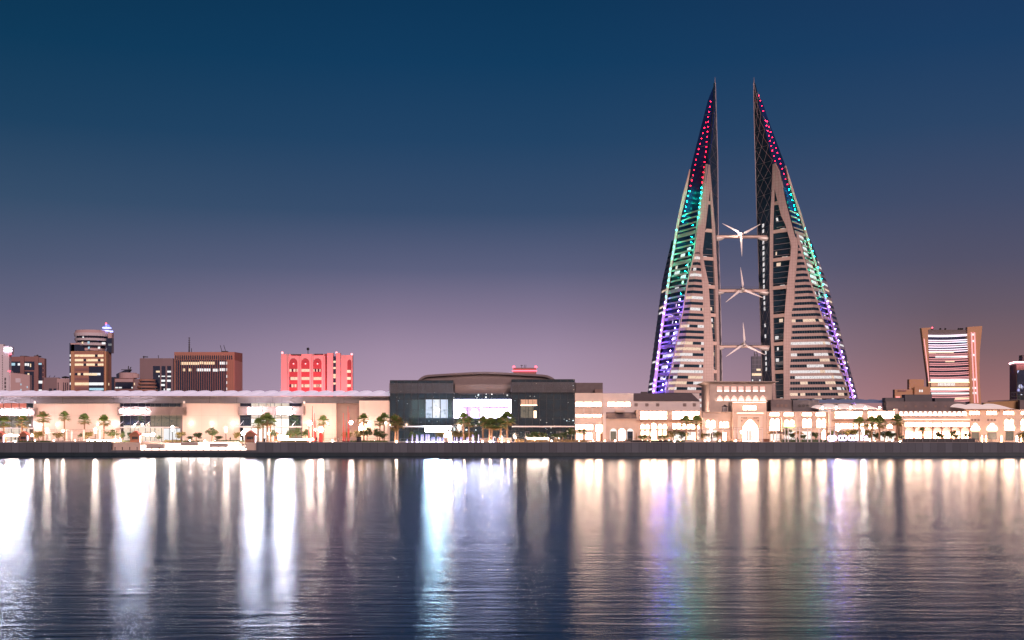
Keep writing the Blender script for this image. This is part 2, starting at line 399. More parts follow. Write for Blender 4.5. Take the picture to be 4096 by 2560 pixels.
def tower(side, label, e, seed, lat_n):
    rnd = random.Random(seed)
    t = thing('office_tower', label, 'skyscraper', (e['crease'][-1].x, e['crease'][-1].y+10, GZ), 'twin sail shaped towers')
    inner, corner, legin, legout, seam, stl, strr, crease, rin, rout, wing = (e[k] for k in ('inner','corner','legin','legout','seam','stl','strr','crease','rin','rout','wing'))
    s = 1 if side == 'L' else -1          # for the left tower the outer side is on the left
    def o(a, b): return (a, b) if s == 1 else (b, a)
    ztop = inner[0].z; zA = e['zA']; zst = e['zst']; zsplit = legin[0].z
    back = [inner[0].copy()] + [Vector((inner[-1].x*.45+wing[-1].x*.55, 846, GZ))]
    # ---- glass body
    g = MB()
    slab(g, *o(corner, inner), GZ, ztop, 0, 1.0)
    slab(g, *o(seam, corner), GZ, zA, -0.5, 1.0)
    g.build('glass_front', 'tower_glass', t)
    g = MB(); slab(g, *o(e['sil'], corner), zA, ztop, 0, 1.0)
    slab(g, *o(rin, seam), zst, zA, -0.7, 1.0); g.build('spire_glazing', 'spire_glass', t)
    g = MB(); slab(g, *o(rin, stl), GZ, zst, -1.2, 0.6); g.build('recess_glazing', 'tower_glass', t)
    g = MB()
    for a, b in zip(zs_of([inner, rout], GZ, ztop)[:-1], zs_of([inner, rout], GZ, ztop)[1:]):
        lo = rout if a < zA else e['sil']; lo2 = rout if b <= zA else e['sil']
        for E1, E2, E1b in ((lo, back, lo2), (inner, back, inner)):
            g.poly([zi(E1,a)+Vector((0,.4,0)), zi(E2,a), zi(E2,b), zi(E1b,b)+Vector((0,.4,0))])
    g.build('rear_face', 'tower_glass', t)
    # ---- stone frames
    g = MB(); slab(g, *o(rout, rin), GZ, zA, 0.5, 1.6); g.build('edge_fin', 'tower_frame', t)
    g = MB(); slab(g, *o(legin, corner), GZ, zsplit, 0.55, 1.8)
    slab(g, *o(seam, legout), GZ, zsplit, 0.6, 1.8); slab(g, *o(seam, corner), zsplit, zA, 0.6, 1.8)
    g.build('a_frame', 'tower_stone', t)
    # cross beams of the A frame and its window floors
    for k in range(-35, 7):
        z = ZREF + k*PITCH + 1.2
        if z > zsplit-6 or z < GZ+2: continue
        q = MB()
        if k % 5 == 0: slab(q, *o(legout, legin), z, z+2.2, 0.3, 1.2); q.build('cross_beam', 'tower_frame', t)
    for k in range(-35, 7):
        z = ZREF + k*PITCH + 1.2
        if z > zsplit-8 or z < GZ+2 or k % 5 == 0: continue
        q = MB(); slab(q, *o(legout, legin), z, z+.18, -0.2, .4); q.build('transom', 'tower_line', t)
    for k in range(-35, 5):
        z = ZREF + k*PITCH + 1.2
        if z > zsplit-14 or z < GZ+2: continue
        p = rnd.random()
        if p < 0.42:
            q = MB(); f0 = rnd.choice((0.12, 0.12, 0.5)); panes(q, *o(legout, legin), z+.5, z+2.6, -0.25, rnd, (0.75, 0.35), f0, f0+.32, 1.0)
            q.build('lit_window', ['tower_glass','tower_cool','tower_warm'], t)
    # ---- recess: spandrels and windows floor by floor
    for k in range(-35, 5):
        z = ZREF + k*PITCH
        if z < GZ+1: continue
        Rr = seam if z > zst else stl
        q = MB(); slab(q, *o(rin, Rr), z-0.1, z+(2.1 if k % 5 == 0 else 0.85), -0.1, 1.6)
        q.build('spandrel', 'tower_frame', t)
        if z < ZREF+4*PITCH:
            pr = 0.75 if (k in (-1,0,1,-6,-7,-8,-9)) else (0.5 if k < -18 else 0.3)
            q = MB(); panes(q, *o(rin, Rr), z+1.2, z+3.2, -1.0, rnd, (pr*rnd.uniform(.3,1.4), 0.12), 0.12, 0.9, 1.3)
            q.build('window_band', ['tower_glass','tower_cool','tower_warm'], t)
    # ---- banded wing in front
    for k in range(-35, 1):
        z = ZREF + k*PITCH - 0.6
        if z < GZ or z+PITCH > zst: continue
        q = MB()
        for A, B in ((stl, crease), (crease, strr)):
            slab(q, *o(A, B), z, z+1.8, 0.1, 1.2)
        q.build('stone_band', 'tower_stone', t)
        lowish = k < -19
        st_ = (rnd.choice([(0.95,0.1),(0.9,0.15),(0.7,0.5),(0.5,0.3),(0.35,0.3),(0.9,0.9)]) if side=='L' else rnd.choice([(0.9,0.1),(0.3,0.2),(0.2,0.4),(0.45,0.3),(0.15,0.3),(0.3,0.8)])) if lowish else rnd.choice([(0,0),(0,0),(0.06,.3),(0.1,.2),(0.35,.3),(0.9,.2)] if side=='L' else [(0,0),(0,0),(0,0),(0.03,.3),(0.3,.8)])
        q = MB()
        for A, B in ((stl, crease), (crease, strr)):
            panes(q, *o(A, B), z+1.8, z+PITCH, -0.15, rnd, st_, 0.0, 1.0, 1.5, 0.8)
        q.build('window_band', ['tower_glass','tower_cool','tower_warm'], t)
    g = MB()                                            # pointed stone cap above the bands
    for A, B in ((stl, crease), (crease, strr)): slab(g, *o(A, B), zst-4.2, zst+3, 0.12, 1.0)
    g.build('band_cap', 'tower_stone', t)
    g = MB()
    slab(g, *o(strr, seam if False else legout), GZ, zst-2, 0.62, 1.9); g.build('side_leg', 'tower_stone', t)
    # ---- outer wing of dark glass with pale floor bands
    zw = wing[0].z
    g = MB(); slab(g, *o(wing, rout), GZ, zw, -0.1, 1.2); g.build('side_wing', 'tower_glass', t)
    for k in range(-35, 0):
        z = ZREF + k*PITCH
        if z < GZ+1 or z > zw-9: continue
        q = MB(); slab(q, *o(wing, rout), z, z+1.8, 0.05, 0.3, 0); 
        if rnd.random() < .35: slab(q, *o(wing, rout), z+2.0, z+3.3, 0.05, 0.2, rnd.choice((1,1,2)), 0.2, 0.9)
        q.build('wing_band', ['wing_grey','tower_cool','tower_warm'], t)
    # ---- diagonal lattice on the side that faces the turbines
    g = MB(); H = inner[0].z - GZ; nfl = 22
    hh = [GZ + H*(k/nfl) for k in range(nfl+1)]
    nn = norm(zi(corner, 60), zi(inner, 60))*0.3
    for k in range(nfl):
        a, b = hh[k], hh[k+1]
        def pt(f, z): return zi(corner, z).lerp(zi(inner, z), f) + nn
        r = 0.085
        g.tube(pt(0,a), pt(1,a), r, n=4)
        for j in range(lat_n):
            f0, f1 = j/lat_n, (j+1)/lat_n
            g.tube(pt(f0,a), pt(f1,b), r, n=4); g.tube(pt(f1,a), pt(f0,b), r, n=4)
    g.tube(zi(inner,GZ)+nn, zi(inner,60)+nn, .3, n=4); 
    for a, b in zip(inner[:-1], inner[1:]): g.tube(a+nn, b+nn, .28, n=4)
    g.build('lattice', 'tower_line', t)
    g = MB()                                            # raking lines on the glazed spire
    for k in range(15, 22):
        a = hh[k]; g.tube(zi(e['sil'],a)+nn, zi(corner,a)+nn, .12, n=4)
        b = hh[min(22,k+1)]; g.tube(zi(e['sil'],a).lerp(zi(corner,a), .1)+nn, zi(e['sil'],b).lerp(zi(corner,b), .8)+nn, .12, n=4)
    g.tube(inner[0], inner[0]+Vector((0,0,4)), .35, .05, 6); g.build('spire_bars', 'tower_line', t)
    if side == 'R':
        g = MB()
        for k in range(-35, 3):
            z = ZREF+k*PITCH
            if z > GZ+4 and rnd.random() < .85: slab(g, *o(corner, inner), z, z+2.3, 0.1, 0.2, 0, 0.36, 0.5)
        g.build('stair_windows', 'tower_cool', t)
    # ---- lights
    lm = {}
    def led(px, py, D, c):
        key = 'led_'+c; p = P3(px, py, D)
        if key not in lm:
            o_ = MB().ball((0,0,0), 0.25, n=6).build('led_lamp', key); o_.parent = t; lm[key] = o_.data; o_.location = p - WORLD_OF(t)
            return
        o_ = bpy.data.objects.new('led_lamp', lm[key]); COL.objects.link(o_); o_.parent = t; o_.location = p - WORLD_OF(t); o_.scale = (rnd.uniform(.7,1.25),)*3
    for px, py, D, c in e['leds']: led(px, py, D, c)
    for k in range(-35, 2):
        z = ZREF+k*PITCH+1.2
        if z < GZ+8 or k % 5 == 0: continue
        c = 'green' if z > 93 else 'violet'
        Rr = seam if z > zst else stl
        a, b = zi(rin, z), zi(Rr, z); n = norm(a, b)
        for f in ((0.10, 0.95) if side == 'L' else (0.16,)):
            p = a.lerp(b, f) + n*2.4
            q = p; D = q.y; led(CX+q.x*F/D, HY-(q.z-CH)*F/D, D, c)
    return t
mat('wing_grey', (0.34,0.28,0.34), 0.6, var=0.1)
def c1(x, y): return 2600+x/2.2225, 280+y/2.2225
def c2(x, y): return 2960+x/2.2225, 280+y/2.2225
ledsL = []
for x, y in [(540,280),(532,326),(524,372),(515,417)]: ledsL.append((*c1(x,y), 794, 'red'))
for x, y in [(496,467),(484,514),(470,562),(458,609),(446,656),(433,704),(424,748),(410,797),(402,842),(392,888),(383,935),(372,982),(360,1028)]: ledsL.append((*c1(x,y), 796, 'red'))
for x, y in [(518,460),(516,504),(512,549),(508,593),(504,638),(501,683),(497,726),(491,773),(485,818),(478,864),(475,909),(468,955),(463,1000)]: ledsL.append((*c1(x,y), 786 if y < 700 else 780, 'red'))
for x, y in [(351,1075),(340,1120),(330,1168),(320,1216),(311,1252),(302,1298),(292,1346)]: ledsL.append((*c1(x,y), 797, 'green'))
for x, y in [(458,1046),(455,1091),(447,1138),(442,1185),(438,1220),(434,1268),(428,1312)]: ledsL.append((*c1(x,y), 779, 'green'))
ledsR = []
for x, y in [(167,227),(181,272),(193,318),(206,364)]: ledsR.append((*c2(x,y), 795, 'red'))
for x, y in [(228,450),(236,495),(246,540),(257,584),(267,629),(278,674),(287,717),(302,765),(311,809)]: ledsR.append((*c2(x,y), 790, 'red'))
for x, y in [(241,457),(256,505),(272,552),(288,599),(303,646),(320,693),(332,737),(351,789),(361,832),(376,878),(391,923),(405,970),(422,1016)]: ledsR.append((*c2(x,y), 790, 'red'))
for x, y in [(436,1063),(450,1108),(466,1156),(480,1203),(491,1239),(512,1285),(522,1331)]: ledsR.append((*c2(x,y), 790, 'green'))
TL = dict(
 inner=E((2860,332,800),(2865,505,806),(2869,631,809),(2872,941,813),(2878,1131,815),(2884,1363,815),(2888,1560,815),(2890,1800,815)),
 corner=E((2860,332,800),(2859,415,797),(2852,482,795),(2845,559,793),(2835,622,791),(2838,680,790),(2847,775,789),(2858,900,788),(2870,1131,788),(2875,1363,788),(2877,1560,788),(2878,1800,788)),
 legin=E((2838,757,788.6),(2846,900,787.4),(2858,1131,787),(2865,1363,787),(2867,1560,787),(2868,1800,787)),
 legout=E((2838,757,788.2),(2821,900,785.5),(2808,1010,784),(2813,1043,784),(2833,1131,784.5),(2841,1243,785),(2851,1363,785.5),(2855,1560,786),(2857,1800,786)),
 seam=E((2825,656,787),(2809,775,784),(2789,900,781),(2780,985,781),(2768,1040,781.5),(2747,1131,782),(2729,1247,783),(2706,1363,784),(2664,1560,785),(2612,1800,786)),
 stl=E((2780,983,781),(2768,1040,781.5),(2747,1131,782),(2729,1247,783),(2706,1363,784),(2664,1560,785),(2612,1800,786)),
 strr=E((2801,983,783),(2803,1053,783),(2817,1131,784),(2828,1250,785),(2838,1363,786),(2845,1560,787),(2850,1800,787)),
 crease=E((2799,983,780.5),(2789,1053,780),(2777,1131,779.5),(2740,1363,779),(2697,1560,779),(2650,1800,779)),
 sil=E((2860,332,800.5),(2832,399,801),(2798,532,802),(2762,676,803),(2700,920,803)),
 rin=E((2762,676,803),(2746,775,803),(2715,900,803),(2678,1131,804),(2646,1363,805),(2625,1560,806),(2600,1800,806)),
 rout=E((2759,674,803.5),(2732,775,803.5),(2706,900,803.5),(2669,1131,804.5),(2636,1363,805.5),(2609,1560,806.5),(2582,1800,806.5)),
 wing=E((2684,962,806),(2648,1131,822),(2618,1363,824),(2592,1560,825),(2562,1800,826)), leds=ledsL)
TL['zA'] = TL['seam'][0].z; TL['zst'] = TL['stl'][0].z
TL['wing'][0] = Vector((zi(TL['rout'], TL['wing'][0].z).x-1.5, 806, TL['wing'][0].z))
TR = dict(
 inner=E((3016,332,800),(3018,480,804),(3024,690,808),(3028,840,811),(3032,940,813),(3038,1131,815),(3046,1363,815),(3052,1593,815),(3056,1800,815)),
 corner=E((3016,332,800),(3043,446,797),(3054,496,796),(3068,550,795),(3079,595,794),(3092,640,792),(3092,676,791),(3090,730,791),(3084,827,792),(3081,900,793),(3079,1131,794),(3084,1363,795),(3091,1593,795),(3095,1800,795)),
 legin=E((3100,757,790),(3094,900,792),(3091,1131,793),(3095,1363,794),(3103,1593,794),(3107,1800,794)),
 legout=E((3100,757,789.6),(3126,865,785),(3143,900,783.5),(3166,985,782),(3149,1131,785),(3139,1247,786),(3134,1363,787),(3135,1562,788),(3137,1800,788)),
 seam=E((3102,653,789),(3117,685,787),(3140,797,784),(3158,865,782),(3180,946,781),(3202,969,781),(3221,1039,781.5),(3246,1131,782),(3283,1247,783),(3320,1363,784),(3350,1456,785),(3392,1562,786),(3440,1800,786)),
 stl=E((3198,953,781),(3202,969,781),(3221,1039,781.5),(3246,1131,782),(3283,1247,783),(3320,1363,784),(3350,1456,785),(3392,1562,786),(3440,1800,786)),
 strr=E((3186,953,782),(3179,1010,783),(3167,1131,784.5),(3154,1247,785.5),(3149,1363,786.5),(3151,1593,787.5),(3152,1800,787.5)),
 crease=E((3190,953,780.5),(3200,1039,780),(3221,1131,779.5),(3258,1243,779),(3300,1363,779),(3350,1562,779),(3395,1800,779)),
 sil=E((3016,332,800.5),(3027,361,800),(3052,415,799),(3070,469,799),(3095,541,798),(3117,604,797.5),(3143,672,797),(3225,955,797)),
 rin=E((3143,672,797),(3153,725,797),(3171,784,797),(3194,851,797),(3225,955,797),(3281,1131,798),(3343,1363,799),(3400,1562,800),(3460,1800,800)),
 rout=E((3144,669,797.5),(3162,725,797.5),(3180,784,797.5),(3203,851,797.5),(3234,955,797.5),(3289,1131,798.5),(3350,1363,799.5),(3409,1562,800.5),(3472,1800,800.5)),
 wing=E((3246,962,799),(3309,1131,816),(3371,1363,818),(3424,1562,820),(3482,1800,821)), leds=ledsR)
TR['zA'] = TR['seam'][0].z; TR['zst'] = TR['stl'][0].z
TR['wing'][0] = Vector((zi(TR['rout'], TR['wing'][0].z).x+1.5, 799, TR['wing'][0].z))
towL = tower('L', 'left of the twin sail towers, with two rows of coloured lights up its recessed face', TL, 5, 1)
towR = tower('R', 'right of the twin sail towers, with the wide dark lattice face', TR, 9, 2)
# floodlights on the roofs between the towers
def flood(px, D, z, target, power, label):
    loc = Vector((X(px,D), D, z)); t = thing('floodlight', label, 'floodlight', loc, 'roof floodlights for the towers')
    MB().box(loc.x-.5, loc.x+.5, D-.3, D+.3, z, z+.7).build('housing', 'metal_dark', t)
    d = (Vector(target)-loc-Vector((0,1.5,1.5))); q = d.to_track_quat('-Z', 'Y').to_euler()
    lamp(t, loc+Vector((0,1.5,1.5)), power, (1.0,0.71,0.62), 0.8, 'SPOT', q, spot_size=R(75), spot_blend=0.6)
flood(2950, 660, GZ, P3(2770,1080,790), 3.4e5, 'floodlight behind the palace roof aimed at the left tower')
flood(2990, 660, GZ, P3(3200,1080,790), 3.4e5, 'floodlight behind the palace roof aimed at the right tower')
# ================================================================= bridges and turbines
def bridge(k, pyb, pyt, hx, hy, tips, lab):
    D = 800; t = thing('sky_bridge', '%s of the three bridges joining the twin towers' % lab, 'bridge', P3(2968, pyb, D), 'bridges between the towers')
    x0, x1 = X(2862,D), X(3076,D); zt, zb = Z(pyt,D), Z(pyb,D)
    MB().box(x0, x1, D-2.2, D+2.2, zb+.5, zt).build('deck', 'tower_frame', t)
    MB().box(x0+2, x1-2, D-2.6, D+2.6, zt, zt+.35).build('walkway', 'metal_dark', t)
    g = MB()
    for i in range(25):
        x = x0+2+(x1-x0-4)*i/24; g.tube((x,D-2.4,zt+.3), (x,D-2.4,zt+1.6), .07, n=4)
    g.tube((x0+2,D-2.4,zt+1.6),(x1-2,D-2.4,zt+1.6),.08,n=4); g.build('railing', 'metal_dark', t)
    for a, b, nm in ((X(2864,D), X(2898,D), 1), (X(3073,D), X(3030,D), -1)):
        g = MB(); n = 8
        prof = []
        for i in range(n+1):
            f = i/n; prof.append((a+(b-a)*f, 1.9*math.cos(f*math.pi/2)**0.6+.25, 3.0*math.cos(f*1.3)+.4))
        for (xa, ha, wa), (xb, hb, wb) in zip(prof[:-1], prof[1:]):
            ring = lambda x, h, w: [Vector((x, D+w*math.cos(u), zb+.6-h*math.sin(u))) for u in (0,.6,1.2,1.57,1.95,2.55,math.pi)]
            ra, rb = ring(xa,ha,wa), ring(xb,hb,wb)
            for i in range(6): g.poly([ra[i],ra[i+1],rb[i+1],rb[i]])
        g.build('end_bearing', 'steel_pale', t, smooth=True)
    w = thing('wind_turbine', '%s three bladed white wind turbine between the twin towers' % lab, 'wind turbine', P3(hx, hy, D-3), 'turbines between the towers')
    hub = P3(hx, hy, D-5.5)
    MB().tube(hub+Vector((0,.8,0)), hub+Vector((0,8,-.2)), 1.5, 1.2, 12).build('nacelle', 'steel_pale', w, smooth=True)
    MB().tube(hub+Vector((0,-1.4,0)), hub+Vector((0,.8,0)), .5, 1.4, 12).build('hub', 'steel_pale', w, smooth=True); hubo = [c_ for c_ in bpy.data.objects if c_.parent == w and c_.name.startswith('hub')][0]
    MB().tube(hub+Vector((0,5,-.5)), Vector((hub.x, D, zb+1)), 1.0, 1.3, 8).build('mount', 'steel_pale', w)
    for tx, ty in tips:
        tip = P3(tx, ty, D-5.5); d = (tip-hub); L = d.length; d.normalize(); u = Vector((0,-1,0)).cross(d).normalized()
        g = MB(); st_ = [(0,.4,.4,0),(.08,.45,.4,0),(.2,1.25,.3,.25),(.45,.95,.2,.2),(.75,.6,.12,.1),(1,.12,.05,0)]
        rg = [[hub+d*L*f+u*(w_*.5-c)+Vector((0,-h*.5,0)), hub+d*L*f+u*(w_*.5-c)*.2+Vector((0,-h,0)), hub+d*L*f-u*(w_*.5+c), hub+d*L*f+u*(w_*.1)+Vector((0,h,0))] for f, w_, h, c in [(a,b*1.15,c_,e_) for a,b,c_,e_ in st_]]
        for a, b in zip(rg[:-1], rg[1:]):
            for i in range(4): g.poly([a[i],a[(i+1)%4],b[(i+1)%4],b[i]])
        g.poly(rg[-1]); g.build('blade', 'steel_pale', hubo, smooth=True)
    return w
def c5(x, y): return 2840+x/2.607, 860+y/2.607
w1 = bridge(0, 955, 944, *c5(330,200), [c5(128,88), c5(530,92), c5(333,432)], 'topmost')
bridge(1, 1172, 1159, *c5(343,772), [c5(318,545), c5(160,912), c5(560,865)], 'middle')
bridge(2, 1394, 1383, *c5(358,1348), [c5(345,1120), c5(167,1478), c5(578,1460)], 'lowest')
p = P3(2958, 936, 793); MB().ball(p, .55).build('lamp', 'lamp_white', w1); lamp(w1, p+Vector((0,-1.5,0)), 1500, (1,.85,.8), .3)
# ================================================================= long modern mall on the left
DM = 450.0; BASE = 1800
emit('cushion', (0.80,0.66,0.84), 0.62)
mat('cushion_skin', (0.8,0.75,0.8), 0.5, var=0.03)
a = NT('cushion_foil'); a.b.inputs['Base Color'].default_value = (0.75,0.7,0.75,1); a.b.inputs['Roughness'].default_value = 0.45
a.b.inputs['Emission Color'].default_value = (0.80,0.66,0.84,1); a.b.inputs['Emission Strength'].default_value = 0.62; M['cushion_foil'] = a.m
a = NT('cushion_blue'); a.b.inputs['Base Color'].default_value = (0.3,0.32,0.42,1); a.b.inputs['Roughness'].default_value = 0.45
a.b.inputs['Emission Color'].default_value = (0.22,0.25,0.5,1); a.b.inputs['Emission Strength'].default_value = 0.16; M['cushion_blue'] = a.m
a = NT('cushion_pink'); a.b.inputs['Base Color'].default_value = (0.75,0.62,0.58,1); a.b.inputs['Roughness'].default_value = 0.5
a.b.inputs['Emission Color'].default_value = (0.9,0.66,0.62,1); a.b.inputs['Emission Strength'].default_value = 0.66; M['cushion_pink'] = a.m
room('mall_warm', (0.75,0.5,0.36), (1.0,0.86,0.72), 0.75, 0.5, 0.3, 1.6, 1.4)
room('mall_hot', (1.0,0.8,0.62), (1.0,0.95,0.9), 1.15, 0.5, 0.35, 1.6, 1.4)
room('mall_cool', (0.5,0.62,0.8), (0.9,0.95,1.0), 0.85, 0.5, 0.3, 1.8, 1.6)
room('mall_red', (0.6,0.12,0.08), (0.8,0.2,0.14), 0.8, 0.3, 0.4, 3, 2)
room('mall_dim', (0.02,0.04,0.045), (0.16,0.15,0.10), 0.7, 0.5, 0.25, 1.2, .8)
def cushion(parent, px0, w, pyb, pyt, D, dep, lean, key, name='roof_cushion'):
    g = MB(); nu, nv = 8, 5; x0, zb, zt = X(px0,D), Z(pyb,D), Z(pyt,D); wm = w*D/F; H = zt-zb
    P = []
    for j in range(nv+1):
        v = j/nv
        for i in range(nu+1):
            u = i/nu; b = math.sin(math.pi*min(1,max(0,u)))**0.6
            P.append((x0+wm*u+lean*wm*v, D+dep*v, zb + H*(math.sin(v*math.pi/2)*(0.40+0.60*b)) ))
    g.v = P
    for j in range(nv):
        for i in range(nu):
            q = j*(nu+1)+i; g.f.append((q,q+1,q+nu+2,q+nu+1)); g.mi.append(0)
    return g.build(name, key, parent, smooth=True)
mall = thing('shopping_mall', 'long low modern mall with cream walls and a scalloped white cushion roof', 'shopping mall', (X(780,DM), DM, GZ))
MB().box(X(-150,DM), X(1556,DM), DM+1.2, DM+40, GZ, Z(1612,DM)).build('rear_body', 'stone_brown', mall)
for i in range(-3, 29):
    px = i*55.3 + 12
    if px+55 > 1562: break
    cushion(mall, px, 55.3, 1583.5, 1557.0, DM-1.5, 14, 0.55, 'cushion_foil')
g = MB(); g.pb(-150, 1584.5, 1557, 1589, DM-2.2, 16); g.build('gutter', 'roof_slate', mall)
g = MB(); g.pb(-150, 1589.3, 1557, 1613, DM-0.8, 12); g.build('fascia_band', 'fascia', mall)
g = MB()
for px in (12,63,122,250,455,520,691,837,946,1020,1090,1127,1291,1375,1488): g.pb(px, 1589.6, px+1.6, 1613, DM-0.9, .1)
g.build('fascia_joints', 'metal_dark', mall)
for a, b, t_ in ((133,478,1614),(730,959,1610),(1209,1345,1609),(1437,1559,1602.5)):
    MB().pb(a, t_, b, BASE, DM-2.5 if t_ < 1605 else DM, 3).build('cream_wall', 'cream_wall', mall)
MB().pb(1345, 1610, 1437, 1696, DM+2.5, 2).build('recessed_wall', 'stone_warm', mall)
g = MB(); g.pb(1347, 1697, 1437, BASE, DM+5, 1); g.build('bright_entrance', 'pane_bright', mall)
MB().pb(1436, 1704, 1452, 1728, DM-4.6, 1.6).build('entrance_sign', 'pane_bright', mall)
for px in (140,737,1217): MB().ball(P3(px,1609,DM-.6), .55).build('roof_bracket', 'white_render', mall)
# glazed bays with louvres and glowing signs
def bay(nm, a, b, top, panels, lou, signs, slab_, mull):
    for p0, q0, p1, q1, key in panels: MB().pb(p0, q0, p1, q1, DM+.6, .3).build('glazing', key, mall)
    for m_ in mull: MB().pb(m_-.7, top, m_+.7, BASE, DM+.35, .25).build('mullion', 'metal_dark', mall)
    for y_ in (1672,): MB().pb(a, y_-.8, b, y_+.8, DM+.36, .24).build('transom', 'metal_dark', mall)
    q = MB(); l0, lt, l1, lb = lou; n = 12; D = DM-2.6
    for k in range(n):
        y_ = lt+(lb-lt)*k/(n-1); q.pb(l0, y_-.55, l1, y_+.55, D, .35); 
        z = Z(y_, D); q.box(X(l1,D)-.3, X(l1,D), D, DM+.4, z-.05, z+.05); q.box(X(l0,D), X(l0,D)+.3, D, DM+.4, z-.05, z+.05)
    for px in (l0+2, (l0+l1)/2, l1-2): q.pb(px-.6, lt, px+.6, lb, D+.36, .2)
    q.build('louvres', 'louvre', mall)
    q = MB(); q.pb(l0+4, lt+2, l1-4, lb-2, D+.8, .1); q.build('louvre_backing', 'roof_slate', mall)
    for s0, t0, s1, t1 in signs:
        sg = thing('lit_sign', nm[1].pop(0), 'sign', P3((s0+s1)/2, t1, D-.5), 'glowing white signs on the louvres')
        MB().pb(s0, t0, s1, t1, D-1.6, .4).build('lit_face', 'sign_white', sg)
        MB().pb(s0-.7, t0-.7, s1+.7, t1+.7, D-1.18, 1.1).build('backing', 'metal_grey', sg)
    s0, t0, s1, t1 = slab_
    MB().pb(s0, t0, s1, t1, DM-3.8, 4.2).build('entrance_canopy', 'steel_pale', mall)
bay(('left', ['long glowing white sign at the left end of the louvres, cut by the photo edge','oval glowing white sign on the leftmost louvre band']), 0, 133, 1611,
    [(-150,1611,108,1632,'mall_red'),(108,1611,133,1632,'glass_teal'),(-150,1665,125,1711,'mall_dim'),(-150,1716,118,BASE,'mall_warm'),(118,1665,133,BASE,'roof_slate')],
    (-150,1632,141,1664), [(-60,1641,41,1657),(62,1639,107,1660)], (-150,1711,118,1716), (14,45,76,106))
bay(('mid', ['square glowing white sign on the middle louvre band','wide glowing white sign in the middle of a row of three','short glowing white sign at the right end of a row of three']), 478, 730, 1604,
    [(478,1604,602,1628,'glass_navy'),(602,1604,722,1628,'glass_teal'),(478,1662,602,1702,'glass_navy'),(602,1662,722,1706,'mall_dim'),(478,1702,493,BASE,'glass_dark'),(493,1701,600,BASE,'mall_warm'),(600,1712,655,BASE,'mall_warm'),(655,1714,720,BASE,'mall_cool'),(722,1604,731,BASE,'roof_slate')],
    (468,1628,740,1661), [(480,1638,506,1651),(512,1639,548,1652),(555,1641,580,1651)], (452,1707,702,1712), (493,521,552,582,602,619,646,677,707))
bay(('right', ['rectangular glowing white sign left on the right louvre band','rectangular glowing white sign right on the right louvre band']), 959, 1209, 1602,
    [(959,1602,1005,1628,'glass_navy'),(1005,1602,1158,1628,'mall_warm'),(1158,1602,1205,1628,'glass_navy'),(957,1661,1004,1705,'glass_dark'),(1004,1661,1156,1675,'mall_warm'),(1004,1675,1156,1705,'mall_hot'),(1156,1661,1203,1705,'glass_dark'),(955,1711,973,BASE,'glass_dark'),(973,1711,1156,BASE,'mall_hot'),(1156,1711,1202,BASE,'mall_dim'),(1203,1602,1210,BASE,'roof_slate')],
    (951,1626,1217,1659), [(991,1631,1043,1656),(1108,1630,1165,1657)], (941,1704,1202,1710), (1004,1035,1064,1081,1098,1126,1156))
# struts of the entrance canopies
q = MB()
for a, b, c, d in ((477,1699,493,1686),(538,1699,554,1684),(583,1699,600,1686),(958,1704,974,1683),(1168,1704,1182,1686)):
    q.tube(P3(a,b,DM-3), P3(c,d,DM+.4), .09, n=4)
q.build('canopy_struts', 'steel_pale', mall)
# wall lamps
emit('wall_glow', (1.0,0.85,0.8), 16)
for i, (px, py) in enumerate(((163,1699),(228,1697),(391,1696),(455,1697),(763,1693),(847,1692),(930,1692),(1310,1692),(1473,1691),(1541,1691))):
    D = DM-.7 if px < 1430 else DM-3.2
    w = thing('wall_lamp', '%s wall lamp from the left glowing on the cream mall wall' % ORD[i], 'wall lamp', P3(px, py, D), 'round lamps on the cream walls')
    MB().lathe(P3(px,py,D)-Vector((0,0,.3)), [(.1,-.2),(.32,0),(.32,.4),(.12,.6)], 10).build('shade', 'wall_glow', w)
    MB().pb(px-2, py-1, px+2, py+3, D+.45, .3).build('bracket', 'metal_grey', w)
    lamp(w, P3(px, py, D-1.5), 90, (1,.78,.72), .4)
# ================================================================= glass building in the middle
DG = 446.0
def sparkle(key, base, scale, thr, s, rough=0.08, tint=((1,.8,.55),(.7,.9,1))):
    """dark glazing; reflected distant lights painted in as small glowing specks"""
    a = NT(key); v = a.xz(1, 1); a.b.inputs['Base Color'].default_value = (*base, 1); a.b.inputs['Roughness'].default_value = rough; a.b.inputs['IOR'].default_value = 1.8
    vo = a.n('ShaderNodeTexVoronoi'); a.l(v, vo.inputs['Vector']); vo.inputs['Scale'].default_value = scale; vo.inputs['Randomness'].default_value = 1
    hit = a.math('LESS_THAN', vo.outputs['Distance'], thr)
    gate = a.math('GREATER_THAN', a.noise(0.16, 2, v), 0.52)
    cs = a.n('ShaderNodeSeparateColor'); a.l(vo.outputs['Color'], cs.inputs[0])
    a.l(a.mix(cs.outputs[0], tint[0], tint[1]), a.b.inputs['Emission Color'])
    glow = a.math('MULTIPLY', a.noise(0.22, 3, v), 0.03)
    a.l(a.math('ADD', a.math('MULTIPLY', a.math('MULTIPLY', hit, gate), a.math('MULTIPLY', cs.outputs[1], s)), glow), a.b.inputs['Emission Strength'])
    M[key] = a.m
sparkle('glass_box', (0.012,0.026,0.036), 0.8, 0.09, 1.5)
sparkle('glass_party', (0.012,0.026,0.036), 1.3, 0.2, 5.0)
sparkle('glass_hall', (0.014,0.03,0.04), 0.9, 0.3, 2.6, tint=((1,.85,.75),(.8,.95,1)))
room('hall_white', (0.68,0.58,1.0), (0.82,0.72,1.0), 20.0, 0.2, 0.75, 4, 3)
room('shop_blue', (0.25,0.36,0.5), (0.65,0.75,0.95), 0.9, 0.35, 0.3, 2.2, 2.2)
room('shop_orange', (0.5,0.18,0.1), (0.85,0.42,0.26), 0.8, 0.35, 0.4, 2.2, 2)
